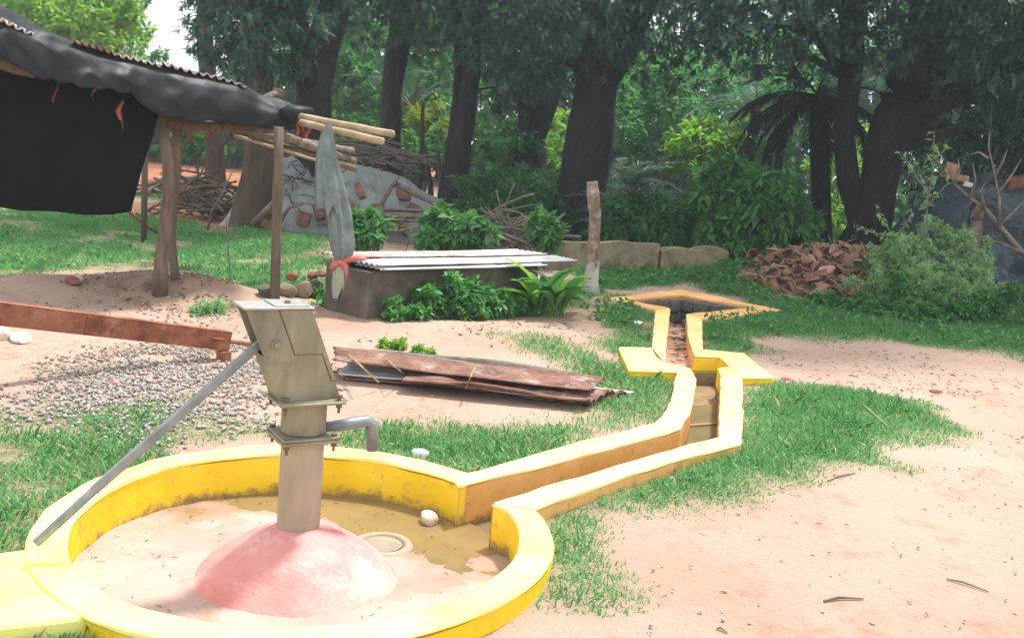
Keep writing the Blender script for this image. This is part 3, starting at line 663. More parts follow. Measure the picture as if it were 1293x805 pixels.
# ------------------------------------------------------------------ corrugated sheets
def corr_mesh(c00, c10, c11, c01, waves, amp, nu=24, sag=0, ragged=0, holes=None, wav=.0):
    nv = waves * 6 + 1; vs = []; fs = []
    n_ = ((c10 - c00).cross(c01 - c00)).normalized()
    if n_.z < 0: n_ = -n_
    for i in range(nu + 1):
        u = i / nu
        for j in range(nv):
            v = j / (nv - 1)
            uu = u
            if ragged and i == nu: uu = u - ragged * vnoise(v * 9, 3.3)
            if ragged and i == 0: uu = u + ragged * vnoise(v * 9, 8.3)
            p = c00.lerp(c10, uu).lerp(c01.lerp(c11, uu), v)
            p = p + n_ * (amp * math.sin(2 * math.pi * waves * v) - sag * math.sin(math.pi * u) + wav * (vnoise(u * 5 + waves, v * 3) - .5))
            vs.append(p)
    for i in range(nu):
        for j in range(nv - 1):
            a_ = i * nv + j; fs.append((a_, a_ + 1, a_ + nv + 1, a_ + nv))
    return vs, fs
def corr(name, corners, waves, amp, mt, label=None, cat=None, parent=None, group=None, **k):
    vs, fs = corr_mesh(*corners, waves, amp, **k); mb = MB(); mb.add(vs, fs); o = mb.build(name, mt, parent, smooth=True)
    s_ = o.modifiers.new('solid', 'SOLIDIFY'); s_.thickness = .003
    if label: tag(o, label, cat, group)
    return o
# pile of rusty sheets (long ridges)
def cpx(l): return [pix(a, b, z + .065) for a, b, z in l]
TS = [
 ('rusty brown tin sheet lowest of the pile on grass', M['rust_sheet'], [(432, 476, .10), (752, 512, .085), (800, 494, .09), (440, 462, .11)], 5, .014, .05),
 ('pale edged tin sheet second from bottom of the rusty pile', M['tin_w'], [(424, 471, .125), (700, 503, .115), (803, 493, .105), (440, 452, .13)], 5, .010, .03),
 ('bent rusty tin sheet with curled front edge in the pile', M['rust_sheet'], [(505, 478, .17), (742, 508, .135), (782, 492, .13), (520, 462, .17)], 5, .014, .05),
 ('flat topmost brown tin sheet of the rusty pile', M['rust_sheet'], [(420, 456, .215), (745, 494, .185), (768, 477, .19), (418, 438, .215)], 7, .011, .015),
]
for lb, mt, pz, wv, am, wav in TS:
    corr('tin_sheet', cpx(pz), wv, am, mt, lb, 'tin sheet', ragged=.02, wav=wav, nu=40)
a_, b_ = pix(418, 450, .14), pix(760, 490, .13)
for k, (t0_, t1_, of) in enumerate(((.02, .55, .0), (.3, .92, .09))):
    mb = MB(); q0 = a_.lerp(b_, t0_); q1 = a_.lerp(b_, t1_); o_ = Vector((0, of, .045))
    mb.tube([q0 + o_, q0.lerp(q1, .5) + o_ + Vector((0, .02, .01)), q1 + o_], [.035, .04, .03], 8, wob=.1); ob = mb.build('timber_batten', M['stick'])
    tag(ob, ['dark timber batten under the left of the rusty sheets', 'dark timber batten under the right of the rusty sheets'][k], 'timber')
for k, (p0, p1) in enumerate((((440, 447), (478, 482)), ((487, 452), (512, 474)), ((600, 462), (588, 490)))):
    mb = MB(); mb.tube([pix(*p0, .30), pix((p0[0] + p1[0]) / 2, (p0[1] + p1[1]) / 2, .32), pix(*p1, .2)], .006, 6); o = mb.build('twig', M['bamboo'])
    tag(o, ['thin dry twig on the left end of the rusty sheets', 'short dry twig beside another on the rusty sheets', 'pale straw twig across the middle of the rusty sheets'][k], 'twig')

# ------------------------------------------------------------------ concrete tank with tin cover
tA = gpix(462, 403); tB = gpix(676, 388); tC = gpix(408, 380); tA.z = tB.z = tC.z = 0
u_ = (tB - tA); tdir = u_.normalized(); tnor = Vector((-tdir.y, tdir.x, 0)); TD = .62; ztop = pixd(462, 343, tA.y).z
tank = empty('concrete_tank', (tA.x, tA.y, G(tA.x, tA.y)), 'low dark concrete tank covered with white tin sheets', 'tank')
tD = tB + tnor * TD; tC = tA + tnor * TD
gz0 = -.05; th_ = .11
for nm, a_, b_, sg in (('front_wall', tA, tB, 1), ('back_wall', tC + tdir * th_ * 1.0, tD - tdir * th_, -1)):
    mb = MB(); mb.prism([a_, b_, b_ + tnor * th_ * sg, a_ + tnor * th_ * sg], gz0, ztop); mb.build(nm, M['concrete'], tank, bevel=.012)
for nm, a_ in (('side_wall', tA), ('side_wall', tB - tdir * th_)):
    e0 = a_ + tnor * (th_ + .001); e1 = a_ + tnor * TD; mb = MB(); mb.prism([e0, e0 + tdir * th_, e1 + tdir * th_, e1], gz0, ztop - .003); mb.build(nm, M['concrete'], tank, bevel=.012)
def tk(u, v, z): return tA + tdir * u + tnor * v + Vector((0, 0, z))
LT = u_.length
corr('tin_sheet', [tk(.08, -.12, ztop + .03), tk(LT * .99, -.14, ztop + .026), tk(LT * .99, .3, ztop + .03), tk(.08, .3, ztop + .034)], 6, .012, M['tin_w'], 'white tin sheet along the front of the concrete tank', 'tin sheet', nu=30, sag=.006, wav=.008)
corr('tin_sheet', [tk(.06, -.05, ztop + .06), tk(LT + .62, -.03, ztop + .05), tk(LT + .66, .36, ztop + .055), tk(.04, .36, ztop + .065)], 6, .012, M['tin_w'], 'long white tin sheet overhanging the right of the tank', 'tin sheet', nu=30, sag=.006, wav=.008)
corr('tin_sheet', [tk(.04, .3, ztop + .088), tk(LT + .5, .31, ztop + .08), tk(LT + .4, .74, ztop + .08), tk(.0, .74, ztop + .08)], 6, .012, M['tin'], 'rust stained tin sheet at the back of the tank', 'tin sheet', nu=30, sag=.006, wav=.008)
# stones and bricks left of the tank
for i, (x, y, s, k) in enumerate(((337, 371, (.20, .18, .16), 0), (362, 368, (.24, .2, .19), 1), (385, 371, (.2, .2, .2), 1), (399, 366, (.16, .18, .24), 0), (368, 351, (.17, .12, .09), 2), (394, 350, (.18, .12, .09), 2), (405, 340, (.16, .12, .08), 2))):
    p = gpix(x, 378 if y > 360 else 376); p = p + Vector((0, .15 + .1 * (i % 2), 0)); p.x = pixd(x, y, p.y).x
    zb = G(p.x, p.y) if y > 360 else (G(p.x, p.y) + (.17 if y > 345 else .2))
    rock((p.x, p.y, zb), s, [M['stone'], M['concrete_l'], M['brick']][k], ['stone', 'stone', 'brick_piece'][k], [
        'dark stone at the left end of the rubble beside the tank', 'brown block of rubble behind the right shed post', 'brown block in the rubble nearest the hanging cloth', 'tall dark stone against the tank corner',
        'squarish brick on top of the rubble behind the shed post', 'reddish brick on top of the rubble by the hanging cloth', 'pale broken brick resting on the tall stone by the tank'][i], ['stone', 'block', 'block', 'stone', 'brick', 'brick', 'brick'][i], sd=30 + i, sink=.12)

# ------------------------------------------------------------------ low broken wall in front of the trees
def block(px0, px1, D, dep, label, jag=.05, mt='concrete_l'):
    a_, b_ = pixd(*px0, D), pixd(*px1, D + .35); zb = -.02
    n = 12; top = []; mb = MB(); d_ = Vector((b_.x - a_.x, b_.y - a_.y, 0)); dn = Vector((-d_.y, d_.x, 0)).normalized()
    vs = []; fs = []
    for i in range(n + 1):
        t = i / n; p = a_.lerp(b_, t); zt = p.z - jag * vnoise(t * 6 + px0[0], 2.2); j = .03 * (vnoise(t * 8, px0[0]) - .5)
        q = Vector((p.x, p.y, 0)) + dn * j; r_ = q + dn * dep
        vs += [(q.x, q.y, zb), (q.x, q.y, zt * .55), (q.x, q.y, zt), (r_.x, r_.y, zt - .01), (r_.x, r_.y, zb)]
    for i in range(n):
        o = i * 5
        for k in range(4): fs.append((o + k, o + 5 + k, o + 6 + k, o + k + 1))
    fs.append((0, 1, 2, 3, 4)); o = n * 5; fs.append((o + 4, o + 3, o + 2, o + 1, o))
    mb.add(vs, fs); ob = mb.build('concrete_block', M[mt], bevel=.008); return tag(ob, label, 'wall')
block((690, 305), (834, 304), 13.9, .28, 'low weathered concrete wall behind the whitewashed post')
block((838, 308), (922, 309), 14.2, .35, 'broken end block of the low wall nearest the tall shrub', .12)
block((545, 307), (604, 312), 14.2, .3, 'grey concrete slab behind the tank below the brush pile', .04, 'concrete')

# ------------------------------------------------------------------ whitewashed cut post
pb = gpix(746, 372); D = pb.y
pts = [Vector((pb.x, pb.y, G(pb.x, pb.y) - .06))] + [pixd(x, y, D) for x, y in ((746, 355), (749, 330), (750, 300), (751, 270), (749, 245), (748, 229))]
mb = MB(); mb.tube(pts, [.13, .09, .075, .068, .07, .074, .062], 14, wob=.09)
def post_mat():
    Mt = mat('mottled_post', [(.11, .075, .055), (.22, .16, .12), (.42, .36, .31)], 11, .9, .8, 25); nt = Mt.node_tree; L = nt.links
    b = nt.nodes['Principled BSDF']; src = b.inputs['Base Color'].links[0].from_socket
    tc = nt.nodes.new('ShaderNodeTexCoord'); sx = nt.nodes.new('ShaderNodeSeparateXYZ'); L.new(tc.outputs['Object'], sx.inputs['Vector'])
    n = nt.nodes.new('ShaderNodeTexNoise'); n.inputs['Scale'].default_value = 14; L.new(tc.outputs['Object'], n.inputs['Vector'])
    a1 = nt.nodes.new('ShaderNodeMath'); a1.operation = 'MULTIPLY_ADD'; L.new(n.outputs['Fac'], a1.inputs[0]); a1.inputs[1].default_value = .35; L.new(sx.outputs['Z'], a1.inputs[2])
    mr = nt.nodes.new('ShaderNodeMapRange'); mr.inputs['From Min'].default_value = .66; mr.inputs['From Max'].default_value = .76; mr.inputs['To Min'].default_value = .8; mr.inputs['To Max'].default_value = 0
    L.new(a1.outputs[0], mr.inputs['Value']); mx = nt.nodes.new('ShaderNodeMix'); mx.data_type = 'RGBA'; L.new(mr.outputs['Result'], mx.inputs['Factor']); L.new(src, mx.inputs['A']); mx.inputs['B'].default_value = (.52, .50, .47, 1)
    L.new(mx.outputs['Result'], b.inputs['Base Color']); return Mt
o = mb.build('cut_post', post_mat(), smooth=True); tag(o, 'cut tree trunk post with whitewashed foot right of the tank', 'post')

# ------------------------------------------------------------------ shed on the left
def interp(pl, x):
    xs = [p[0] for p in pl]
    return [float(np.interp(x, xs, [p[k] for p in pl])) for k in range(1, len(pl[0]))]
shed_o = gpix(225, 380)
shed = empty('pole_shed', (shed_o.x, shed_o.y, G(shed_o.x, shed_o.y)), 'open pole shed with rusty tin roof at left', 'shed')
def post(px, rad, D=None, parent=shed, name='post', mt='wood', n=12, wob=.06):
    b_ = gpix(*px[0]) if D is None else pixd(*px[0], D); D_ = b_.y
    pts = [Vector((b_.x, b_.y, G(b_.x, b_.y) - .1))] + [pixd(*p, D_) for p in px[1:]]
    mb = MB(); mb.tube(pts, rad, n, wob=wob); return mb.build(name, M[mt], parent, smooth=True)
post([(224, 379), (220, 340), (216, 300), (220, 255), (223, 210), (224, 162)], [.040, .038, .042, .038, .042, .042])
post([(202, 363), (204, 330), (210, 280), (214, 240), (212, 205), (205, 152)], [.068, .064, .06, .058, .05, .045])
post([(347, 384), (348, 340), (349, 300), (350, 250), (351, 210), (352, 160)], [.046, .048, .044, .05, .044, .044])
post([(183, 240), (183, 200), (184, 140)], [.04, .04, .035], D=13.0)
TOP = [(-160, -62, 6.0), (-40, -4, 6.8), (0, 16, 7.0), (40, 40, 7.2), (60, 47, 7.3), (90, 58, 7.5), (125, 70, 7.7), (200, 86, 8.15), (260, 98, 8.5), (300, 108, 8.75), (325, 122, 8.95), (345, 126, 9.1), (372, 138, 9.25), (389, 145, 9.35)]
BOT = [(-160, 10), (-40, 58), (0, 74), (50, 101), (75, 103), (110, 112), (140, 114), (165, 119), (185, 138), (205, 150), (260, 152), (300, 158), (345, 164), (370, 163), (389, 155)]
xsN = np.linspace(-160, 389, 180); tsN = np.linspace(-.35, 1, 34); vs = []; fs = []
for x in xsN:
    ty, D = interp(TOP, x); by, = interp(BOT, x)
    T = pixd(x, ty, D); B = pixd(x + 2, by, D - .10)
    for t in tsN:
        if t <= 0:
            p = T + Vector((0, -t * 1.3, t * .10)) + Vector((0, 0, .012 + .02 * vnoise(x * .05, t * 4)))
            p.z += .02 * math.sin(math.pi * min(1, -t / .3)) 
        else:
            p = T.lerp(B, t)
            n_ = float(fbm(x * .014 + t * .9, t * 1.1 - x * .016, 2)); fold = .26 * (1 - abs(2 * n_ - 1) * 2.4) + .16 * (float(fbm(x * .03, t * 2 + 5, 3)) - .5)
            p += Vector((.25, -1, .1)) * (  .05 * math.sin(math.pi * t) + .11 * fold * min(1, t * 5) )
            p.z += .03 * (vnoise(x * .08, 5) - .5) * t
        vs.append(p)
nT = len(tsN)
for i in range(len(xsN) - 1):
    for j in range(nT - 1):
        a_ = i * nT + j; fs.append((a_, a_ + nT, a_ + nT + 1, a_ + 1))
mb = MB(); mb.add(vs, fs); tr = mb.build('tarpaulin_cover', M['tarp'], None, smooth=True); tag(tr, 'black polythene tarpaulin draped over the shed roof edge', 'tarpaulin'); q = tr.modifiers.new('solid', 'SOLIDIFY'); q.thickness = .004
# curled end of the tarpaulin
e0 = pixd(352, 146, 9.05); e1 = pixd(391, 150, 9.25)
mb = MB(); mb.tube([e0, e0.lerp(e1, .35) + Vector((0, -.04, .02)), e0.lerp(e1, .7) + Vector((0, -.03, .03)), e1 + Vector((0, 0, .03)), e1 + Vector((.05, 0, -.01))], [.05, .085, .09, .085, .03], 16, wob=.14); mb.build('curled_fold', M['tarp'], tr, smooth=True)
# hanging black wall sheet
vs = []; fs = []; nu, nv = 60, 36
for i in range(nu + 1):
    u = i / nu
    for j in range(nv + 1):
        v = j / nv
        xr = np.interp(v, [0, .15, .35, .7, 1], [199, 196, 191, 176, 163]); x = -150 + (xr + 150) * u
        ty = interp(BOT, x)[0] - 8; by = np.interp(x, [-160, -40, 0, 30, 60, 110, 140, 165], [245, 257, 261, 266, 267, 271, 271, 267])
        D = interp(TOP, x)[1] + .12
        p = pixd(x, ty + (by - ty) * v, D); p.y += .10 * (fbm(u * 7, v * 2.2, 3) - .5) + .05 * math.sin(u * 19 + v) * v; vs.append(p)
for i in range(nu):
    for j in range(nv):
        a_ = i * (nv + 1) + j; fs.append((a_, a_ + nv + 1, a_ + nv + 2, a_ + 1))
mb = MB(); mb.add(vs, fs); hs = mb.build('hanging_sheet', M['tarp_wall'], None, smooth=True); tag(hs, 'black sheet hanging as a wall from the left of the shed', 'sheet'); q = hs.modifiers.new('solid', 'SOLIDIFY'); q.thickness = .004
# tin roof: sheets whose wavy front ends show above the drape
for k, (x0, x1) in enumerate(((-160, 95), (95, 150), (150, 205), (205, 312))):
    ya, Da = interp(TOP, x0); yb, Db = interp(TOP, x1); P0 = pixd(x0, ya, Da); P1 = pixd(x1, yb, Db)
    bk = Vector((-.55, 2.6, -.22)); up_ = Vector((0, -.05, .035 + .012 * (k % 2))) if k else Vector((0, .06, -.05))
    vs_, fs_ = corr_mesh(P0 + up_, P0 + up_ + bk, P1 + up_ + bk, P1 + up_, max(6, int((P1 - P0).length / .08)), .016, nu=10, wav=.02)
    mb = MB(); mb.add(vs_, fs_); ob = mb.build('roof_sheet', M['rust_sheet'] if k == 1 else M['tin'], shed, smooth=True); q = ob.modifiers.new('solid', 'SOLIDIFY'); q.thickness = .004
def pole(a_, b_, r0, r1, name='rafter', mt='wood', parent=shed, sag=0, n=10):
    mb = MB(); a_ = Vector(a_); b_ = Vector(b_); k = 7; pts = []; 
    for i in range(k):
        t = i / (k - 1); p = a_.lerp(b_, t); p.z -= sag * math.sin(math.pi * t) - .003 * math.sin(i * 2.1); pts.append(p)
    mb.tube(pts, [r0 + (r1 - r0) * i / (k - 1) for i in range(k)], n, wob=.05); return mb.build(name, M[mt], parent, smooth=True)
pole(pixd(-150, 25, 6.3), pixd(226, 158, 8.85), .055, .05, 'eave_beam')
pole(pixd(196, 158, 8.75), pixd(360, 163, 9.3), .05, .045, 'eave_beam')
pole(pixd(220, 155, 9.1), pixd(292, 152, 13.4), .05, .045)
pole(pixd(70, 105, 7.6), pixd(183, 148, 13.0), .05, .045)
pole(pixd(176, 140, 12.95), pixd(300, 147, 13.45), .045, .045)
pole(pixd(325, 128, 9.2), pixd(353, 117, 9.5), .04, .035, 'beam_stub')
mb = MB(); mb.tube([pixd(351, 121, 9.5), pixd(354, 113, 9.5)], .065, 10, wob=.1); mb.build('beam_knot', M['wood'], shed)
for (x0, y0, D0, x1, y1, D1, r_, mt) in ((300, 168, 9.6, 448, 213, 10.9, .045, 'wood'), (296, 171, 9.5, 402, 203, 10.1, .018, 'bamboo'), (318, 168, 9.6, 446, 190, 10.9, .04, 'stick'), (352, 170, 9.7, 447, 203, 11.0, .05, 'stick')):
    pole(pixd(x0, y0, D0), pixd(x1, y1, D1), r_, r_ * .85, 'roof_pole', mt)
b1 = pole(pixd(376, 147, 9.1), pixd(496, 169, 8.35), .035, .03, 'bamboo_pole', 'bamboo', None); tag(b1, 'upper bamboo pole jutting right from the shed eave', 'bamboo pole')
b2 = pole(pixd(380, 155, 9.0), pixd(483, 178, 8.3), .035, .03, 'bamboo_pole', 'bamboo', None); tag(b2, 'lower shorter bamboo pole jutting right from the shed eave', 'bamboo pole')
# red cord stay
c0, c1 = pixd(163, 268, 7.95), pixd(208, 299, 8.9)
mb = MB(); mb.tube([c0, c0.lerp(c1, .5) - Vector((0, 0, .02)), c1, pixd(215, 301, 8.88)], .011, 6); o = mb.build('red_cord', M['red'], smooth=True); tag(o, 'red cord tying the black hanging sheet to the shed post', 'cord')
# streamers under the eave
strm = [(78, 112, 7.4, 0), (126, 118, 7.75, 0), (158, 138, 8.0, 1), (187, 145, 8.4, 1), (160, 152, 8.05, 0), (243, 172, 9.0, 1), (250, 168, 9.02, 1), (266, 172, 9.1, 1), (293, 176, 9.2, 0), (298, 168, 9.2, 0), (322, 166, 9.2, 0), (378, 164, 9.2, 1), (384, 168, 9.2, 0), (392, 166, 9.2, 1), (425, 176, 9.15, 0), (360, 182, 9.25, 0)]
for i, (x, y, D, k) in enumerate(strm):
    c = pixd(x, y, D); c.y -= .10; mb = MB(); vs = []; fs = []; n = 7; w_ = .016 if k == 0 else .026; L_ = random.uniform(.11, .19); a0 = random.uniform(0, 3)
    for j in range(n + 1):
        t = j / n; a_ = a0 + 1.6 * t; dd = Vector((math.cos(a_), math.sin(a_), 0)) * w_ * (1 - .5 * t) * (1 if j else .4)
        ce = c + Vector((.015 * math.sin(5 * t + i), .01 * math.cos(4 * t), .07 - L_ * t)); vs += [ce - dd, ce + dd]
    for j in range(n): fs.append((j * 2, j * 2 + 1, j * 2 + 3, j * 2 + 2))
    mb.add(vs, fs); o = mb.build('streamer', M['orange'] if k else M['red'], smooth=True); q = o.modifiers.new('solid', 'SOLIDIFY'); q.thickness = .003
    tag(o, 'faded orange streamer hanging under the shed eave' if k else 'narrow red cloth streamer tied along the shed eave', 'streamer', 'orange streamers under the eave' if k else 'red streamers under the eave')

# ------------------------------------------------------------------ cloth tied round a pole
CD = 8.55
cb = gpix(424, 408); CD = 8.62
cl = empty('tied_cloth', pixd(428, 385, CD), 'long grey green cloth knotted with red ribbon hanging from bamboo', 'cloth')
prof = [(416, 157, 4), (416, 170, 5), (418, 190, 6), (420, 215, 8), (424, 240, 10), (428, 265, 12), (431, 290, 13), (432, 310, 13), (432, 323, 10), (431, 331, 6)]
def cloth_tube(prof, mt, name, nf=7, amp=.33, n=56, seed=0, flat=.65, hem=False):
    mb = MB(); vs = []; fs = []; pr = []
    for a_, b_ in zip(prof[:-1], prof[1:]):
        for k in range(4): pr.append([a_[j] + (b_[j] - a_[j]) * k / 4 for j in range(3)])
    pr.append(prof[-1])
    for i, (x, y, hw_) in enumerate(pr):
        c = pixd(x, y, CD); r_ = hw_ * CD / FPX
        for k in range(n):
            th = 2 * math.pi * k / n; f = 1 + amp * (1 - 2 * abs(math.sin(.5 * nf * th + 1.3 * (vnoise(i * .07 + seed, th) - .5) + seed))) * min(1, i / 6) + .28 * (vnoise(th * 2 + seed, i * .09) - .5)
            vs.append(c + Vector((math.cos(th) * r_ * f, math.sin(th) * r_ * f * flat - .03 - (.05 if hem else 0), (-.14 * vnoise(th * 1.7, seed) * (i / len(pr)) ** 3) if hem else 0)))
    for i in range(len(pr) - 1):
        for k in range(n):
            k2 = (k + 1) % n; fs.append((i * n + k, i * n + k2, (i + 1) * n + k2, (i + 1) * n + k))
    mb.add(vs, fs); return mb.build(name, M[mt], cl, smooth=True)
cloth_tube(prof, 'cloth', 'cloth_body', 6, .34, 96, .6)
cloth_tube([(413, 165, 4), (412, 185, 7), (412, 210, 10), (414, 235, 13), (416, 250, 14), (418, 258, 13.5)], 'cloth', 'loose_fold', 7, .34, 96, 2, hem=True)
cloth_tube([(431, 331, 5), (428, 345, 7), (426, 362, 6), (424, 376, 3)], 'cloth_p', 'cloth_tail', 4, .3, 40, 1)
cloth_tube([(433, 334, 4), (436, 350, 5), (439, 368, 5), (442, 386, 2)], 'cloth_p', 'cloth_tail', 3, .3, 32, 3)
c = pixd(431, 331, CD)
mb = MB(); mb.tube([c + Vector((.055 * math.cos(t), .045 * math.sin(t) - .03, .008 * math.sin(3 * t))) for t in np.linspace(0, 2 * math.pi, 17)], .022, 8); mb.build('red_ribbon', M['red_cloth'], cl, smooth=True)
for p in ([(433, 331), (440, 345), (441, 366)], [(434, 329), (450, 326), (462, 328)], [(431, 330), (422, 334), (418, 340)]):
    mb = MB(); mb.tube([pixd(*k, CD - .06) for k in p], [.03, .032, .02], 8, wob=.2); mb.build('ribbon_end', M['red_cloth'], cl, smooth=True)

# ------------------------------------------------------------------ leaf clouds
def leaf_quads(P, Dr, L, W, up=None, fold=.25):
    """P base points, Dr unit directions, L lengths, W half widths -> verts, quads (one folded rhombus each)"""
    n = len(P); rnd = rng.normal(size=(n, 3)) if up is None else up + .35 * rng.normal(size=(n, 3))
    S = np.cross(Dr, rnd); S /= np.linalg.norm(S, axis=1, keepdims=True) + 1e-9; N = np.cross(S, Dr)
    L = L[:, None]; W = W[:, None]
    tip = P + Dr * L - np.array([0, 0, 1]) * L * .12
    md = P + Dr * L * .45
    V = np.stack([P, md + S * W + N * W * fold, tip, md - S * W + N * W * fold], 1).reshape(-1, 3)
    F = np.arange(n * 4).reshape(n, 4)
    return V, F
def unit(a): return a / (np.linalg.norm(a, axis=1, keepdims=True) + 1e-9)
def cluster_leaves(C, Out, nper, L, W, droop=.4, spread=.9, out=.5):
    n = len(C); P = np.repeat(C, nper, 0); O = np.repeat(Out, nper, 0)
    D = unit(O * out + rng.normal(size=P.shape) * spread * .6 + np.array([0, 0, -droop]))
    P = P + D * (L * .15) * rng.random((len(P), 1)) + rng.normal(size=P.shape) * L * .12
    Ls = L * rng.uniform(.65, 1.2, len(P)); Ws = W * rng.uniform(.75, 1.2, len(P))
    V, F = leaf_quads(P, D, Ls, Ws, up=np.array([0, 0, 1.0]))
    v = np.clip(np.repeat(rng.random(n), nper) * .6 + rng.random(len(P)) * .4, 0, 1)
    return V, F, np.repeat(v, 4)
def lobes_leaves(lobes, k, nper, L, W, droop=.4, spread=.9, shell=.55, minz=None):
    Cs = []; Os = []
    for (c, r_) in lobes:
        rr = np.array(r_ if hasattr(r_, '__len__') else (r_, r_, r_ * .8)); n = int(k * float(np.mean(rr)) ** 2) + 6
        d = unit(rng.normal(size=(n, 3))); q = rng.random((n, 1)) ** (1 / 3); q = q * (1 - shell) + shell * (.75 + .35 * rng.random((n, 1)))
        Cs.append(np.array(c) + d * q * rr); Os.append(d)
    C = np.concatenate(Cs); O = np.concatenate(Os)
    if minz is not None:
        kz = C[:, 2] > minz; C = C[kz]; O = O[kz]
    return cluster_leaves(C, O, nper, L, W, droop, spread)
def leaf_obj(name, data, mt, parent=None):
    V, F, v = data; me = np_mesh(name, V, F, False, dict(v=v)); return link_mesh(name, me, mt, parent)

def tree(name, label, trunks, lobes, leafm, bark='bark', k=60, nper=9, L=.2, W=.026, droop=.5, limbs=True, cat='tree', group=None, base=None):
    """trunks: list of (points, radii). lobes: list of (centre, radius)"""
    b_ = trunks[0][0][0]; root = empty(name, (b_.x, b_.y, G(b_.x, b_.y)), label, cat, group)
    tmb = MB()
    for pts, rad in trunks:
        # densify with a little wander so that the trunk is not a pipe
        P = []; Rr = []
        for i in range(len(pts) - 1):
            for s_ in range(4):
                t = s_ / 4; p = pts[i].lerp(pts[i + 1], t); r_ = rad[i] + (rad[i + 1] - rad[i]) * t
                P.append(p + Vector((vnoise(p.z * .7, 3 + pts[0].x) - .5, vnoise(p.z * .7, 9 + pts[0].x) - .5, 0)) * r_ * .4); Rr.append(r_ * (.94 + .12 * float(vnoise(p.z * 1.3, 5))))
        P.append(pts[-1]); Rr.append(rad[-1]); tmb.tube(P, [r_ * .8 for r_ in Rr], 18, wob=.03)
    tmb.build('trunk', M[bark], root, smooth=True)
    if limbs:
        allp = [(p, r_) for pts, rad in trunks for p, r_ in zip(pts[1:], rad[1:])]
        for (c, r_) in lobes[::2]:
            c = Vector(c); s0 = min(allp, key=lambda q: (q[0] - c).length + (2.5 if q[0].z > c.z else 0)); st, sr_ = s0
            md = st.lerp(c, .5) + Vector((0, 0, .25 * (c - st).length * .5)); mb = MB()
            mb.tube([st, st.lerp(md, .5), md, md.lerp(c, .5), c], [sr_ * .4, sr_ * .32, sr_ * .25, sr_ * .17, sr_ * .07], 7, wob=.06); mb.build('branch', M[bark], root, smooth=True)
    leaf_obj('crown', lobes_leaves(lobes, k, nper, L, W, droop), leafm, root)
    return root
def P3(x, y, D): return pixd(x, y, D)
def trunk_px(base, pts, D):
    b_ = pixd(*base, D); return [Vector((b_.x, D, G(b_.x, D) - .2))] + [pixd(x, y, D) for x, y in pts]
def lob(l): return [(tuple(pixd(x, y, D)), r_) for x, y, D, r_ in l]
def above(x0, x1, D0, D1, z0, z1, n, r0, r1):
    return [((random.uniform(x0, x1), random.uniform(D0, D1), random.uniform(z0, z1)), random.uniform(r0, r1)) for _ in range(n)]

# big mango in the middle
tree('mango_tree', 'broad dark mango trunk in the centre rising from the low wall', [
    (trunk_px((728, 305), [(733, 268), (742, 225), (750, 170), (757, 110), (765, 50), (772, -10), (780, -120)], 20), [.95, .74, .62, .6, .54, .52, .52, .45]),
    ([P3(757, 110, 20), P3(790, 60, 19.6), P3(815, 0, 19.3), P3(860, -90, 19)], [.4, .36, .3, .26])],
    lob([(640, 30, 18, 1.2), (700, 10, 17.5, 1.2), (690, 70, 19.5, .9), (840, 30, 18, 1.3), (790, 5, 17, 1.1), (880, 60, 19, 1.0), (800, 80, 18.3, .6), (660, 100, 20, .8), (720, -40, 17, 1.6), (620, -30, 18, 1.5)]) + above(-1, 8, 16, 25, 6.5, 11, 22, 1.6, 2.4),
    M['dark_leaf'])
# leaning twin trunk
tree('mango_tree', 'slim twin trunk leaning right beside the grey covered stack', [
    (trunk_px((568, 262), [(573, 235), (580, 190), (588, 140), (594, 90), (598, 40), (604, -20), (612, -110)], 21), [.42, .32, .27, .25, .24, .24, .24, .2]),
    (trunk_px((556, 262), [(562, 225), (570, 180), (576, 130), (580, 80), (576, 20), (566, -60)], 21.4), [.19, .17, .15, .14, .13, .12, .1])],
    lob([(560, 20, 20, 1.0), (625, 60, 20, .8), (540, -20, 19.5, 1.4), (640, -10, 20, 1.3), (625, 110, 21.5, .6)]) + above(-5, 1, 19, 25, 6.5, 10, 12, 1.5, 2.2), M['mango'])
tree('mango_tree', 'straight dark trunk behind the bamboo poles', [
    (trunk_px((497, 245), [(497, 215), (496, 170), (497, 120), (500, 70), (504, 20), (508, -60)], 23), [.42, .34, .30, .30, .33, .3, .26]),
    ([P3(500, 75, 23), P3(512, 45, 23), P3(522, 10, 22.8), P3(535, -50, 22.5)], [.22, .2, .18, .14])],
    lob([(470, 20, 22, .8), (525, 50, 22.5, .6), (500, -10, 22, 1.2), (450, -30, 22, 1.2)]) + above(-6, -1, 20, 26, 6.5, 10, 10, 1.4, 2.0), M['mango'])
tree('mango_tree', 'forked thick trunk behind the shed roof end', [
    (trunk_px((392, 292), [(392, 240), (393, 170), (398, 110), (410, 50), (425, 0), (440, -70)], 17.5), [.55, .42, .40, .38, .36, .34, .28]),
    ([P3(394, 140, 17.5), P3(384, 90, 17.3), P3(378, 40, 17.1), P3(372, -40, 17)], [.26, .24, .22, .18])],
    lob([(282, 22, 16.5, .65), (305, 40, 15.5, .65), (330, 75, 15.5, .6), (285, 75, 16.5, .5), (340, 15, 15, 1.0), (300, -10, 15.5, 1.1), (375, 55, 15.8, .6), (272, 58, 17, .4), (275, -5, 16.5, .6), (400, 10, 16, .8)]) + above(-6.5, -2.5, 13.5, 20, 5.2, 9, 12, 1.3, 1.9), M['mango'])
tree('mango_tree', 'stout brown trunk behind the right shed post', [
    (trunk_px((322, 292), [(320, 262), (325, 220), (328, 170), (330, 120), (327, 70), (320, -10)], 16.6), [.62, .42, .34, .33, .31, .28, .2])],
    lob([(310, -20, 17, .9), (350, -40, 16.5, 1.0), (320, 30, 17.5, .5)]) + above(-6, -3, 15, 18, 5, 8, 6, 1.2, 1.6), M['mango'], 'bark_b')
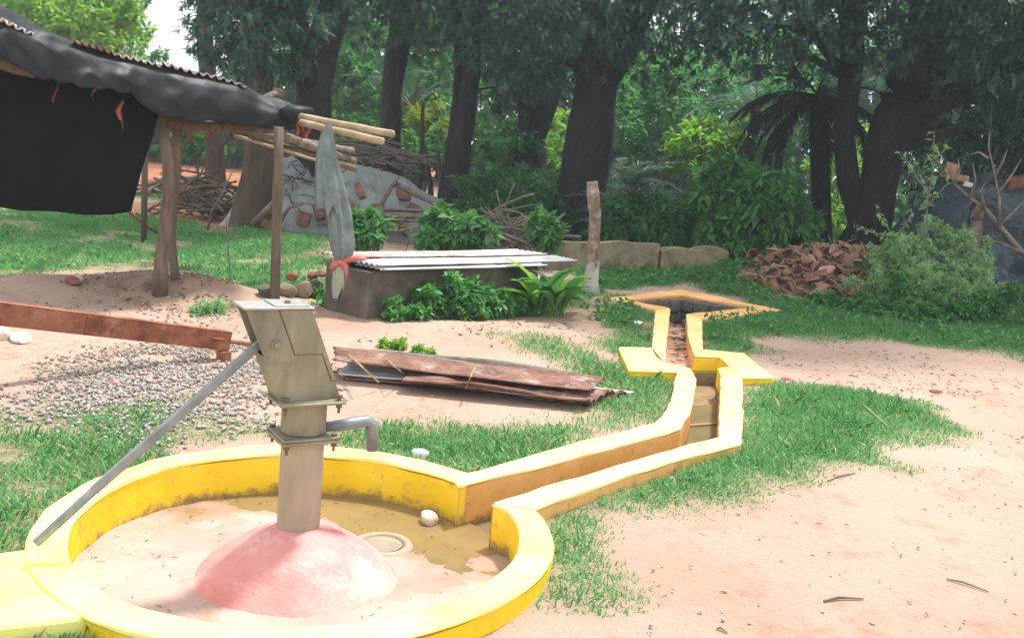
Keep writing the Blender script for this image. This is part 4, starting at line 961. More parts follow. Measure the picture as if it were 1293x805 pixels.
tree('mango_tree', 'short brown trunk seen under the shed roof', [
    (trunk_px((272, 240), [(272, 215), (272, 180), (270, 130), (262, 80), (258, 40), (255, -20)], 27), [.45, .34, .32, .32, .28, .26, .2])],
    lob([(290, -10, 27, 1.3), (262, 40, 27, .8), (300, 50, 28, 1.2)]) + above(-10, -6, 26, 30, 6, 9, 5, 1.4, 2), M['mango'], 'bark_b')
tree('mango_tree', 'dark forked trunk in deep shade left of the central mango', [
    (trunk_px((672, 215), [(672, 190), (668, 150), (664, 110), (655, 60), (650, 0)], 28), [.75, .58, .4, .36, .33, .3]),
    ([P3(674, 180, 28), P3(688, 140, 28), P3(700, 100, 27.8), P3(715, 40, 27.5)], [.4, .38, .34, .28])],
    lob([(660, 60, 26, 1.2), (700, 90, 26.5, 1.0), (640, 120, 27, .8), (690, 30, 26, 1.5), (730, 50, 27, 1.3)]) + above(-1, 4, 25, 31, 7, 11, 9, 1.6, 2.2), M['dark_leaf'])
# massive fig on the right
tree('fig_tree', 'massive leaning trunk in deep shade at right behind the tile heap', [
    (trunk_px((1092, 330), [(1094, 290), (1104, 240), (1118, 190), (1138, 130), (1166, 65), (1195, 0), (1235, -90)], 19), [.9, .5, .42, .46, .56, .64, .66, .56]),
    ([P3(1090, 285, 19.1), P3(1070, 230, 19.2), P3(1066, 170, 19.2), P3(1072, 100, 19), P3(1075, 20, 18.8), P3(1080, -60, 18.6)], [.36, .27, .26, .27, .28, .24]),
    ([P3(1125, 170, 19), P3(1180, 130, 18.6), P3(1240, 105, 18.2), P3(1310, 85, 17.8)], [.35, .32, .26, .2])],
    lob([(960, 30, 17, 1.0), (1010, 10, 16.5, 1.1), (1070, 40, 16.5, .9), (1130, 15, 16, 1.1), (1200, 40, 16, 1.0), (1260, 20, 15.5, 1.2), (1290, 80, 17, 1.0), (1245, 110, 18, .9), (1180, 90, 19.5, 1.0), (1290, 150, 20.5, 1.3), (1230, 170, 21, 1.2), (1190, 160, 21.5, .9), (1320, 30, 15, 1.4), (1250, 220, 22, 1.0), (1300, 210, 22, 1.2), (1040, 70, 20, .9), (980, 75, 20, .6)])
    + above(4, 13, 12.5, 22, 5.8, 10, 46, 1.7, 2.6), M['dark_leaf'], k=62)
tree('mango_tree', 'shaded trunk at far right edge beyond the black covered stack', [
    (trunk_px((1300, 320), [(1300, 250), (1305, 150), (1315, 40), (1320, -60)], 23), [.6, .5, .45, .45, .4])],
    lob([(1220, 130, 23.5, 1.6), (1280, 180, 24, 1.6), (1330, 100, 22, 1.8), (1180, 200, 25, 1.4), (1240, 260, 25, 1.3), (1300, 280, 24.5, 1.3), (1150, 240, 26, 1.1)]) + above(8, 17, 20, 27, 6, 10, 12, 1.8, 2.5) + above(11, 20, 15, 30, 2.5, 10, 26, 1.8, 2.6), M['dark_leaf'])  # last lobe group is unseen canopy added to block sky light from the right

# ------------------------------------------------------------------ palms
def frond(base, az, elev, length, curve, nl=44, ll=.42, w_=.016, dead=False):
    """arched rachis with leaflets in two ranks; returns leaf data and the rachis points"""
    pts = []; p = np.array(base, float); e = elev; n = 16
    for i in range(n + 1):
        pts.append(p.copy()); p = p + np.array([math.cos(az) * math.cos(e), math.sin(az) * math.cos(e), math.sin(e)]) * length / n; e -= curve / n
    pts = np.array(pts); t = np.linspace(.14, 1, nl); ip = t * n; i0 = np.minimum(ip.astype(int), n - 1); fr = (ip - i0)[:, None]
    P = pts[i0] * (1 - fr) + pts[i0 + 1] * fr; T = unit(pts[i0 + 1] - pts[i0]); sdv_ = np.array([-math.sin(az), math.cos(az), 0.0])
    Vs = []; Fs = []; b_ = 0
    for s_ in (-1, 1):
        D = unit(T * .75 + sdv_ * s_ * .8 + np.array([0, 0, .15 if not dead else -.7]) + rng.normal(size=P.shape) * .13)
        Ls = ll * np.sin(np.pi * np.clip(t * .82 + .12, 0, 1)) ** .7 * rng.uniform(.85, 1.1, nl)
        V, F = leaf_quads(P, D, Ls, np.full(nl, w_), up=np.array([0, 0, 1.0])); Vs.append(V); Fs.append(F + b_); b_ += len(V)
    return np.concatenate(Vs), np.concatenate(Fs), pts
def palm(name, label, base, trunk_h, trunk_r, nf, flen, mt, elev=(.1, 1.2), curve=(.9, 1.6), dead=0, ll=.42, group=None, top=None):
    root = empty(name, (base[0], base[1], G(base[0], base[1])), label, 'palm', group); b0 = Vector((base[0], base[1], G(base[0], base[1])))
    t_ = Vector(top) if top is not None else b0 + Vector((0, 0, trunk_h))
    mb = MB(); mb.tube([b0 - Vector((0, 0, .1)), b0.lerp(t_, .3), b0.lerp(t_, .65), t_], [trunk_r * 1.1, trunk_r, trunk_r, trunk_r * .9], 12, wob=.12); mb.build('trunk', M['bark'], root, smooth=True)
    Vs, Fs, vv, b_ = [], [], [], 0; Vd, Fd, vd, bd = [], [], [], 0; rm = MB()
    for i in range(nf + dead):
        dd = i >= nf; az = i * 2.4 + random.uniform(-.3, .3)
        el = random.uniform(*elev) if not dd else random.uniform(-.5, .35); cu = random.uniform(*curve) if not dd else random.uniform(1.1, 1.7)
        V, F, pts = frond(t_ + Vector((0, 0, -.1 * dd)), az, el, flen * random.uniform(.8, 1.1), cu, ll=ll, dead=dd)
        rm.tube([Vector(q) for q in pts[::2]], [.022 - .0018 * k for k in range(9)], 4)
        if dd: Vd.append(V); Fd.append(F + bd); bd += len(V); vd.append(np.repeat(np.clip(rng.normal(.5, .25, len(F)), 0, 1), 4))
        else: Vs.append(V); Fs.append(F + b_); b_ += len(V); vv.append(np.repeat(np.clip(random.random() * .6 + rng.random(len(F)) * .4, 0, 1), 4))
    rm.build('frond_stem', M['bark'] if dead > nf else M['stick'], root)
    if Vs: leaf_obj('frond_leaflet', (np.concatenate(Vs), np.concatenate(Fs), np.concatenate(vv)), mt, root)['kind'] = 'stuff'
    if Vd: leaf_obj('dead_frond_leaflet', (np.concatenate(Vd), np.concatenate(Fd), np.concatenate(vd)), M['palm_dead'], root)['kind'] = 'stuff'
    return root
q = pixd(1040, 330, 21); t_ = pixd(1032, 118, 21)
palm('date_palm', 'dark date palm with drooping dead fronds left of the massive trunk', (q.x, 21), 4, .2, 5, 2.2, M['palm_dead'], (.1, .9), (1.0, 1.8), 30, .36, top=t_)
for i, (x, D, h, nf, fl, lb) in enumerate(((800, 18.5, .3, 16, 1.7, 'young palm clump right of the central mango trunk'), (850, 20.5, .5, 16, 1.9, 'feathery palm clump left of the tall shrub'), (640, 22, .3, 15, 1.7, 'low palm clump between the leaning twin trunk and central mango'),
        (690, 23.5, .4, 14, 1.6, 'palm clump just left of the central mango foot'), (605, 24, .4, 12, 1.5, 'palm clump behind the leaning twin trunk'), (770, 25, .8, 14, 2.0, 'palm rosette behind the central mango'))):
    p = pixd(x, 300, D); palm('palm_clump', lb, (p.x, D), h, .12, nf, fl, M['palm_leaf'], (.35, 1.35), (.9, 1.6), ll=.38)
p = pixd(530, 250, 30); palm('palm_tree', 'young palm with arched fronds behind the straight trunk', (p.x, 30), 3, .13, 16, 2.6, M['palm_leaf'], (.1, 1.2), (1, 1.8), ll=.55, top=pixd(520, 135, 30))
p = pixd(935, 250, 29); palm('palm_tree', 'tall palm with arched fronds in the gap before the dark palm', (p.x, 29), 3, .15, 16, 2.6, M['palm_leaf'], (.1, 1.2), (1, 1.8), ll=.5, top=pixd(955, 140, 29))

# ------------------------------------------------------------------ shrubs and farther trees filling the gaps
def bush(name, label, lobes, mt, k=70, nper=8, L=.14, W=.03, droop=.1, stem=True, cat='shrub', group=None, base=None, stemr=.02):
    c0 = base if base is not None else Vector(lobes[0][0]); b_ = Vector((c0[0], c0[1], G(c0[0], c0[1])))
    root = empty(name, b_, label, cat, group)
    sub = []
    for (c, r_) in lobes:                     # uneven shoots round each lobe
        for _ in range(4):
            d_ = Vector((random.gauss(0, 1), random.gauss(0, 1), random.gauss(.35, .8))).normalized(); sub.append((tuple(Vector(c) + d_ * r_ * random.uniform(.8, 1.25)), r_ * random.uniform(.28, .5)))
    full = [(c, r_ * .82) for c, r_ in lobes] + sub
    if stem:
        for (c, r_) in lobes:
            c = Vector(c); mb = MB(); s_ = b_ + Vector((random.uniform(-.1, .1), random.uniform(-.1, .1), -.05)); md = s_.lerp(c, .5) + Vector((random.uniform(-.1, .1), 0, .05))
            mb.tube([s_, md, c], [stemr, stemr * .75, stemr * .4], 6); mb.build('stem', M['stick'], root, smooth=True)
    leaf_obj('foliage', lobes_leaves(full, k, nper, L, W, droop, minz=.02, shell=.3), mt, root)
    return root
far_l = [
 ('light green tree at top left beyond the shed roof', [(40, 10, 27, 1.7), (90, 20, 28, 1.5), (130, 5, 28, 1.3), (70, -30, 28, 1.8), (10, 30, 27, 1.4), (110, 45, 29, 1.2), (-30, 10, 27, 1.8), (60, 55, 29, 1.2), (160, 55, 32, .9)], 'light_leaf'),
 ('slender airy tree beside the patch of sky', [(150, 25, 34, .8), (168, 62, 35, .7), (145, 45, 33, .9), (165, 8, 34, .45), (200, 84, 36, .6)], 'mid_leaf'),
 ('sunlit green tree seen between the shed end and straight trunk', [(445, 70, 30, 1.0), (455, 120, 30, 1.0), (440, 170, 29, 1.0), (470, 160, 29, .8), (460, 40, 31, 1.1)], 'mid_leaf'),
 ('bright green tree seen right of the straight trunk', [(540, 60, 33, 1.3), (530, 110, 32, 1.1), (555, 20, 33, 1.3), (525, 30, 33, 1.0), (550, 140, 32, .9)], 'mid_leaf'),
 ('lime green bush glowing behind the slender sapling', [(548, 155, 28, .55), (535, 165, 28, .5), (556, 170, 27.5, .5), (520, 172, 28, .45)], 'lime_leaf'),
 ('green thicket behind the leaning twin trunk', [(625, 150, 30, 1.1), (615, 190, 29, 1.0), (640, 200, 28, .9), (600, 215, 28, .8)], 'mid_leaf'),
 ('pale thicket behind the forked shaded trunk', [(715, 190, 32, 1.0), (705, 160, 33, 1.0), (720, 220, 30, .9), (690, 215, 31, .8)], 'light_leaf'),
 ('sunlit tree right of the central mango trunk', [(830, 120, 32, 1.4), (860, 150, 31, 1.3), (820, 170, 31, 1.2), (880, 110, 33, 1.3), (845, 90, 34, 1.2), (900, 140, 33, 1.1)], 'mid_leaf'),
 ('yellowish green bush in the gap right of centre', [(890, 170, 29, .8), (880, 200, 28, .8), (905, 195, 28.5, .7), (870, 180, 29, .7), (915, 185, 28, .45)], 'light_leaf'),
 ('bright foliage beyond the dark palm', [(980, 95, 36, 1.3), (1005, 80, 37, 1.0), (960, 120, 35, 1.2), (945, 90, 37, 1.2), (990, 140, 34, 1.2), (1010, 190, 34, 1.1), (960, 180, 33, 1.0)], 'mid_leaf'),
 ('low sunlit bush glimpsed between the two right trunks', [(1062, 250, 30, .9), (1058, 210, 30, .7), (1066, 280, 28, .7), (1086, 185, 33, .8)], 'light_leaf'),
 ('green bush behind the brush heap and grey stack', [(455, 190, 25, .8), (470, 205, 25, .7), (440, 205, 25, .6), (545, 205, 26, .7), (525, 200, 26, .6)], 'mid_leaf'),
 ('small green bush behind the shed seen between posts', [(250, 185, 29, .5), (262, 190, 29, .45), (240, 178, 29, .5)], 'mid_leaf'),
]
for lb, ls, mt in far_l:
    lo = lob(ls); bush('background_tree' if 'tree' in lb else 'background_bush', lb, lo, M[mt], k=60, nper=7, L=.24, W=.06, droop=.25, cat='tree' if 'tree' in lb else 'bush', base=Vector((np.mean([c[0][0] for c in lo]), np.mean([c[0][1] for c in lo]), 0)), stemr=.09 if 'tree' in lb else .04)
# far wood closing the horizon
fw = []
for i in range(680):
    x = random.uniform(-46, 46); y = random.uniform(44, 64); z = random.random() ** 1.1 * 15 + .5
    pxx = 646 + 1200 * x / y
    if 90 < pxx < 290: z = min(z, 2.4 + .0 * y)
    fw.append(((x, y, z), random.uniform(1.5, 2.6)))
V, F, v = lobes_leaves(fw, 12, 7, .5, .18, .2); ob = leaf_obj('far_wood', (V, F, v), M['mid_leaf']); tag(ob, 'distant green wood closing the view behind the trunks', 'wood', kind='stuff')

# tall shrub right of the low wall
bush('tall_shrub', 'tall leafy green shrub right of the low wall', lob([(930, 300, 16.2, .42), (960, 285, 16, .42), (985, 265, 16, .4), (905, 275, 16.6, .4), (940, 255, 16.4, .45), (970, 240, 16.4, .4), (1000, 300, 16, .35), (905, 245, 17, .4), (950, 320, 15.9, .35), (1010, 270, 16.2, .25), (935, 225, 17, .4)]), M['weed'], k=330, nper=7, L=.21, W=.042, droop=.45)
bush('tall_shrub', 'broad shrub in half shade behind the low wall', lob([(860, 270, 17.5, .45), (840, 285, 17.3, .4), (885, 255, 17.8, .45), (820, 270, 18, .4), (790, 280, 17.6, .35)]), M['mid_leaf'], k=240, nper=7, L=.2, W=.036, droop=.4)
bush('tall_shrub', 'leafy thicket below the trunks left of the central mango', lob([(610, 235, 19.5, .5), (640, 250, 19, .45), (670, 245, 19.5, .5), (690, 265, 18.8, .4), (650, 225, 20.5, .5), (625, 265, 18.5, .35)]), M['mid_leaf'], k=220, nper=7, L=.2, W=.034, droop=.4)

# thin saplings behind the grey stack
for i, (x0, y0, x1, y1, D, lb) in enumerate(((528, 240, 534, 130, 24, 'slender sapling stem before the lime green bush'), (548, 245, 536, 185, 23, 'thin bare stem between sapling and twin trunk'), (560, 240, 553, 190, 22.5, 'short grey stake left of the twin trunk'))):
    b_ = pixd(x0, y0, D); b_.z = G(b_.x, b_.y) - .1; mb = MB(); t_ = pixd(x1, y1, D); mb.tube([b_, b_.lerp(t_, .5) + Vector((.05, 0, 0)), t_], [.09, .07, .05], 8, wob=.05); o = mb.build('young_tree', M['bark_b'], smooth=True); tag(o, lb, 'stem')

# ------------------------------------------------------------------ grey covered stack behind the shed
def drape(name, label, cat, outline, D0, depth, mt, folds=.12, n=(70, 40), base_px=None, fr=2.0, ridge=False):
    """outline: pixel polyline of the crest at depth D0; the sheet falls to the ground in front and behind"""
    x0, x1 = outline[0][0], outline[-1][0]; vs = []; fs = []; nu, nv = n
    for i in range(nu + 1):
        x = x0 + (x1 - x0) * i / nu; y = float(np.interp(x, [o[0] for o in outline], [o[1] for o in outline])); top = pixd(x, y, D0)
        g0 = G(top.x, D0 - depth)
        for j in range(nv + 1):
            t = j / nv * 2 - 1                    # -1 front foot, 0 crest, 1 back foot
            s_ = abs(t) ** 1.35; h = top.z * (1 - s_) + (g0 - .03) * s_
            yy = D0 + math.copysign(depth * (abs(t) ** .75), t)
            f = fbm(top.x * fr, t * 2.6 + top.x * .5, 4) - .5
            if ridge: f = .5 * (1 - abs(2 * float(fbm(top.x * fr + t * 1.3, t * 1.7 - top.x * .4, 2)) - 1) * 2) + .35 * f
            k = min(1, 4 * (1 - abs(t)) + .15)
            vs.append((top.x + .25 * f * k * folds * 3, yy - folds * 1.6 * f * k, h + folds * f * k * (1 if abs(t) < .97 else 0)))
    for i in range(nu):
        for j in range(nv):
            a_ = i * (nv + 1) + j; fs.append((a_, a_ + nv + 1, a_ + nv + 2, a_ + 1))
    mb = MB(); mb.add(vs, fs); o = mb.build(name, M[mt], smooth=True); q = o.modifiers.new('solid', 'SOLIDIFY'); q.thickness = .006
    from mathutils.bvhtree import BVHTree
    global SURF
    SURF = BVHTree.FromPolygons([Vector(p) for p in vs], fs)
    return tag(o, label, cat)
def on_surf(x, y, D):
    h = SURF.ray_cast(Vector((0, 0, CAM_Z)), ray(x, y).normalized()); return h[0] if h[0] is not None else pixd(x, y, D)
def brickbit(c, s, mt, name, label, cat, rot):
    mb = MB(); mb.box((0, 0, 0), s, jit=min(s) * .12); o = mb.build(name, mt, bevel=min(s) * .12); o.location = c; o.rotation_euler = rot; return tag(o, label, cat)
GD = 17.6
drape('grey_tarpaulin', 'grey tarpaulin over a long stack behind the shed', 'tarpaulin', [(296, 290), (312, 240), (330, 205), (350, 196), (395, 196), (450, 204), (500, 219), (540, 240), (565, 262), (580, 285)], GD, 1.3, 'tarp_grey', .24, (150, 60), fr=2.2)
# bricks, tiles and a log weighing the sheet down
for i, (x, y, D, s, kd, lb) in enumerate(((455, 240, 16.75, (.12, .10, .34), 'clay', 'curved brown tile standing on the grey tarpaulin'), (510, 245, 16.7, (.24, .14, .26), 'brick', 'dark brick on the right of the grey tarpaulin'), (522, 262, 16.45, (.2, .14, .18), 'brick', 'orange brick near the foot of the grey tarpaulin at right'),
        (478, 262, 16.4, (.2, .14, .17), 'brick', 'small orange brick at the middle foot of the grey tarpaulin'), (405, 268, 16.35, (.16, .14, .28), 'brick', 'upright red brick left of the firewood by the tied cloth'), (385, 276, 16.3, (.2, .14, .26), 'brick', 'leaning red brick at the foot of the grey tarpaulin'), (318, 280, 15.9, (.26, .2, .2), 'clay', 'reddish lump at the left foot of the grey tarpaulin'), (332, 265, 16.0, (.3, .2, .26), 'clay', 'reddish brown lump leaning on the left of the grey tarpaulin'), (345, 285, 15.9, (.3, .2, .16), 'brick', 'flat red lump on bare soil behind the shed post'), (440, 256, 16.5, (.18, .14, .2), 'clay', 'brown brick beside the tied cloth'))):
    c = on_surf(x, y, D) + Vector((0, -s[1] * .4, 0)); brickbit(c, (s[0], s[1], s[2] * .9), M[kd], 'brick_piece', lb, 'brick', (random.uniform(-.5, .2), random.uniform(-.5, .5), random.uniform(-.6, .6)))
def stickpath(a_, b_, bow=.1, n=6, sd=None):
    r_ = random; pts = []; off = Vector((r_.uniform(-1, 1), r_.uniform(-1, 1), r_.uniform(-.3, 1))) * bow
    for i in range(n):
        t = i / (n - 1); pts.append(a_.lerp(b_, t) + off * math.sin(math.pi * t) + Vector((r_.uniform(-1, 1), r_.uniform(-1, 1), r_.uniform(-1, 1))) * bow * .15)
    return pts
lg = [(345, 262), (362, 250), (395, 250), (425, 258)]
for i, (px, D, r_, lb) in enumerate((([(470, 275), (485, 252), (497, 232), (503, 222)], 16.6, .05, 'dark crooked branch leaning on the grey tarpaulin'), ([(350, 285), (365, 262), (385, 256), (420, 262)], 16.0, .035, 'bent stick hooked along the left of the grey tarpaulin'), ([(320, 283), (340, 262), (362, 238)], 15.9, .06, 'thick stick leaning at the left end of the grey tarpaulin'), ([(500, 232), (530, 248), (560, 262), (585, 280)], 16.7, .05, 'long branch sloping down the right of the grey tarpaulin'), ([(262, 290), (268, 265), (280, 245), (294, 215)], 15.4, .018, 'thin pale stick leaning left of the stout trunk'))):
    pts = [pixd(x, y, D) for x, y in px]; mb = MB(); mb.tube(pts, [r_ * (1 - .15 * k) for k in range(len(pts))], 8, wob=.12); o = mb.build('branch', M['stick'], smooth=True); tag(o, lb, 'branch')
vine = empty('dry_vine', on_surf(385, 240, 16.5), 'web of thin dry vines over the left of the grey tarpaulin', 'vine')
for i in range(22):
    x = random.uniform(335, 410); y = random.uniform(205, 262); a_ = random.uniform(-2.4, .5); pts = []
    for k in range(8):
        pts.append(on_surf(x, y, 16.6) + Vector((0, -.03, .01))); x += 6.5 * math.cos(a_); y += 4.5 * math.sin(a_) + .6; a_ += random.uniform(-.6, .6)
        if y < 200 or x > 560: break
    if len(pts) > 2:
        mb = MB(); mb.tube(pts, [.010 * (1 - .08 * k) for k in range(len(pts))], 5); mb.build('vine_stem', M['bark_b'], vine, smooth=True)
fwd = empty('firewood_stack', pixd(485, 285, 15.9), 'stack of straight dry poles at the foot of the grey tarpaulin', 'firewood')
for i in range(16):
    r_ = i // 4; y = 284 - r_ * 6.5; x0 = random.uniform(395, 425) if i % 2 else random.uniform(440, 462); x1 = random.uniform(515, 552); D = 15.9 + .12 * (i % 4)
    mb = MB(); mb.tube(stickpath(pixd(x0, y - 1, D), pixd(x1, y + 2, D), .03), random.uniform(.022, .04), 7, wob=.08); mb.build('pole', M['stick'], fwd, smooth=True)
def pile(name, label, cx, cy, D, wpx, hpx, n, rad, ln, mt='stick', flat=.5, depth=.6):
    root = empty(name, pixd(cx, cy, D), label, 'branches'); g_ = pixd(cx, cy, D)
    for i in range(n):
        x = cx + random.gauss(0, .4) * wpx; h = random.random() ** 1.3; k = max(0, 1 - abs(x - cx) / wpx); y = cy - h * hpx * k; DD = D + random.uniform(-depth, depth)
        c = pixd(x, y, DD); c.z = max(c.z, G(c.x, c.y) + .03); az = random.uniform(-.9, .9) + (math.pi if random.random() < .5 else 0); el = random.gauss(0, flat)
        d_ = Vector((math.cos(az) * math.cos(el), math.sin(az) * math.cos(el), math.sin(el))) * ln * random.uniform(.5, 1.1) * .5
        a_, b_ = c - d_, c + d_; a_.z = max(a_.z, G(a_.x, a_.y)); b_.z = max(b_.z, G(b_.x, b_.y))
        mb = MB(); r_ = rad * random.uniform(.5, 1.2); mb.tube(stickpath(a_, b_, ln * .08), [r_, r_, r_ * .9, r_ * .8, r_ * .65, r_ * .4], 5); mb.build('stick', M[mt], root, smooth=True)
    return root
pile('brush_pile', 'tangle of dry branches behind the concrete slab', 640, 306, 15.6, 62, 48, 95, .022, 1.1)
pile('brush_pile', 'heap of brown sticks on top of the grey tarpaulin behind the poles', 470, 208, 18.4, 65, 36, 90, .028, 1.3, flat=.2)
pile('brush_pile', 'dark brush heap leaning against the stout trunk', 255, 268, 17.5, 58, 45, 80, .028, 1.3, 'wood', flat=.35)
pile('log_pile', 'row of grey cut logs seen between the shed posts', 215, 246, 22, 60, 22, 50, .05, 1.2, flat=.35)
def deadbranch(name, label, px, D, r0, twigs):
    root = empty(name, pixd(*px[0], D), label, 'branch'); pts = [pixd(x, y, D) for x, y in px]; mb = MB(); mb.tube(pts, [r0 * (1 - .7 * i / (len(pts) - 1)) for i in range(len(pts))], 8, wob=.1); mb.build('main_branch', M['stick'], root, smooth=True)
    for t in twigs:
        pts = [pixd(x, y, D - .05) for x, y in t]; mb = MB(); mb.tube(pts, [r0 * (.5 - .38 * i / (len(pts) - 1)) for i in range(len(pts))], 6); mb.build('twig', M['stick'], root, smooth=True)
deadbranch('dead_branch', 'bare crooked branch on the ground behind the tank', [(450, 290), (475, 287), (502, 292), (530, 285), (546, 278)], 13.6, .03, [[(502, 292), (508, 276), (520, 268)], [(530, 285), (540, 296), (548, 312)], [(520, 288), (516, 305), (512, 318)], [(480, 288), (486, 300), (498, 306)], [(540, 281), (545, 265), (538, 252)]])
deadbranch('dead_branch', 'bare grey branching bough before the black covered stack', [(1330, 350), (1290, 318), (1262, 285), (1243, 262), (1225, 250), (1205, 232), (1196, 205)], 13.4, .045,
    [[(1262, 285), (1262, 250), (1255, 215), (1248, 185), (1250, 165)], [(1258, 245), (1275, 225), (1290, 200)], [(1256, 222), (1266, 205), (1272, 188)], [(1262, 285), (1285, 262), (1300, 245)], [(1243, 262), (1238, 240), (1246, 228)], [(1225, 250), (1232, 226), (1228, 205)], [(1290, 318), (1260, 306), (1230, 296)], [(1248, 200), (1236, 192), (1222, 196)], [(1205, 232), (1212, 215), (1210, 200)]])

# ------------------------------------------------------------------ black covered stack on the right
drape('black_tarpaulin', 'black plastic sheet over a tall stack at right', 'tarpaulin', [(1128, 345), (1150, 290), (1165, 245), (1185, 228), (1215, 222), (1260, 228), (1300, 232), (1360, 240), (1400, 300)], 17.0, 1.3, 'tarp_blue', .75, (120, 60), fr=1.2, ridge=True)
for i, (x, y, s, kd, lb) in enumerate(((1205, 222, (.42, .25, .12), 'clay_b', 'broken tile lying on the black covered stack'), (1222, 230, (.14, .1, .08), 'white_thing', 'small white lump on the black covered stack'), (1283, 232, (.3, .2, .22), 'brick', 'red brick weighing down the black covered stack at right edge'), (1200, 213, (.2, .12, .2), 'clay_b', 'upright tile shard on top of the black covered stack'))):
    c = on_surf(x, y + 5, 16.6) + Vector((0, 0, s[2] * .35)); brickbit(c, s, M[kd], 'brick_piece', lb, 'brick', (random.uniform(-.2, .2), random.uniform(-.3, .3), random.uniform(-.6, .6)))
b_ = gpix(1228, 345); b_ = Vector((pixd(1228, 300, 13.6).x, 13.6, 0)); zt = pixd(1234, 268, 13.6)
mb = MB(); pts = [Vector((b_.x - .05, 13.6, G(b_.x, 13.6) - .1)), pixd(1228, 318, 13.6), pixd(1233, 290, 13.6), zt]; mb.tube(pts, [.14, .09, .07, .065], 12, wob=.25)
for k in range(9):
    a_ = k * .7; q = zt + Vector((.06 * math.cos(a_), .06 * math.sin(a_), -.1)); mb.tube([q, q + Vector((.03 * math.cos(a_ * 2), 0, random.uniform(.12, .26)))], [.035, .006], 5)
o = mb.build('tree_stump', M['stick'], smooth=True); tag(o, 'jagged grey stump behind the pale shrub', 'stump')

# ------------------------------------------------------------------ heap of broken clay tiles
tile_me = []
for k in range(10):
    mt = M['clay'] if k < 5 else M['clay_b']; L_ = random.uniform(.17, .28); r0 = random.uniform(.065, .08); r1 = r0 * .8; n = 9; sw = random.uniform(2.2, 3.0); vs = []; fs = []; th = .014
    jag = [random.uniform(-.03, .03) for _ in range(n + 1)]
    for s_, (rr, x) in enumerate(((0, -L_ / 2), (1, L_ / 2))):
        for i in range(n + 1):
            a_ = -sw / 2 + sw * i / n + math.pi / 2; r_ = r0 if s_ == 0 else r1; xx = x + (jag[i] if s_ else 0)
            vs += [(xx, r_ * math.cos(a_), r_ * math.sin(a_)), (xx, (r_ - th) * math.cos(a_), (r_ - th) * math.sin(a_))]
    m_ = (n + 1) * 2
    for i in range(n):
        a_ = i * 2; fs += [(a_, a_ + 2, a_ + 2 + m_, a_ + m_), (a_ + 1, a_ + 1 + m_, a_ + 3 + m_, a_ + 3), (a_, a_ + 1, a_ + 3, a_ + 2), (a_ + m_, a_ + 2 + m_, a_ + 3 + m_, a_ + 1 + m_)]
    fs += [(0, m_, m_ + 1, 1), (n * 2, n * 2 + 1, n * 2 + 1 + m_, n * 2 + m_)]
    me_ = bpy.data.meshes.new('clay_tile'); me_.from_pydata(vs, [], fs); me_.materials.append(mt); tile_me.append(me_)
TH = region([(943, 384), (950, 366), (985, 340), (1040, 318), (1110, 310), (1120, 352), (1090, 372), (1060, 386), (1000, 392)])
cnt = 0
def put_tile(x, y, lift, me_, label, group):
    o = bpy.data.objects.new('clay_tile', me_); col.objects.link(o); o.location = (x, y, G(x, y) + lift)
    o.rotation_euler = (random.gauss(0, .8) + (math.pi if random.random() < .25 else 0), random.gauss(0, .5), random.uniform(0, 6.28)); o.scale = [random.uniform(.75, 1.2)] * 3; return tag(o, label, 'roof tile', group)
TN = 0
for _ in range(4000):
    t = random.random(); x = random.uniform(3.15, 6.2); y = random.uniform(12.4, 14.7); g_ = G(x, y)
    # seen from the camera the tiles lie on the left flank of the heap
    fl = ((x - 4.55) / 1.35) ** 2 + ((y - 13.55) / .95) ** 2
    if fl > 1 + random.uniform(-.2, .1): continue
    k = random.randrange(10); tone = 'dark brown' if k < 5 else 'dusty pale brown'; hgt = g_ - .15
    place = 'along the front foot of the tile heap' if hgt < .16 else ('on the sloping face of the tile heap' if hgt < .38 else 'on the crest of the tile heap')
    put_tile(x, y, random.choice((.02, .05, .09, .12)), tile_me[k], 'broken %s clay roof tile %s' % (tone, place), '%s roof tiles %s' % (tone, place)); TN += 1
    if TN >= 260: break
for i in range(16):
    x = random.uniform(6.0, 7.4); y = random.uniform(12.9, 13.8); put_tile(x, y, .03, random.choice(tile_me), 'pale broken clay tile on the slope right of the pale shrub', 'tiles right of the shrub')
c = Vector((4.35, 13.3, G(4.35, 13.3) + .18)); o = rock((0, 0, 0), (.34, .2, .12), M['pink_clay'], 'pink_tile', 'pink slab lying on top of the clay tile heap', 'roof tile', sd=77); o.location = c; o.rotation_euler = (.3, -.25, .5)

# ------------------------------------------------------------------ plants near the heap
def hc(x, y, D): return tuple(pixd(x, y, D))
bush('pale_shrub', 'pale airy shrub growing over the right of the tile heap', lob([(1150, 345, 12.7, .33), (1185, 330, 12.8, .36), (1215, 345, 12.7, .3), (1130, 370, 12.4, .3), (1175, 365, 12.3, .36), (1210, 372, 12.3, .3), (1240, 365, 12.6, .25), (1160, 310, 13, .22), (1200, 305, 13, .22), (1120, 335, 12.9, .22), (1130, 318, 12.9, .24), (1232, 335, 12.9, .28), (1100, 362, 12.4, .25), (1180, 300, 13, .2), (1150, 330, 12.5, .25)]), M['shrub'], k=850, nper=8, L=.065, W=.016, droop=0)
bush('leafy_weed', 'bright green leafy weeds at the foot of the pale shrub', lob([(1110, 390, 11.8, .2), (1150, 395, 11.6, .24), (1190, 392, 11.7, .24), (1230, 390, 11.9, .2), (1080, 392, 11.9, .18), (1050, 388, 12.1, .18), (1265, 380, 12.2, .2), (1135, 372, 12.0, .2)]), M['weed'], k=1980, nper=8, L=.075, W=.02, droop=.1, stemr=.006)
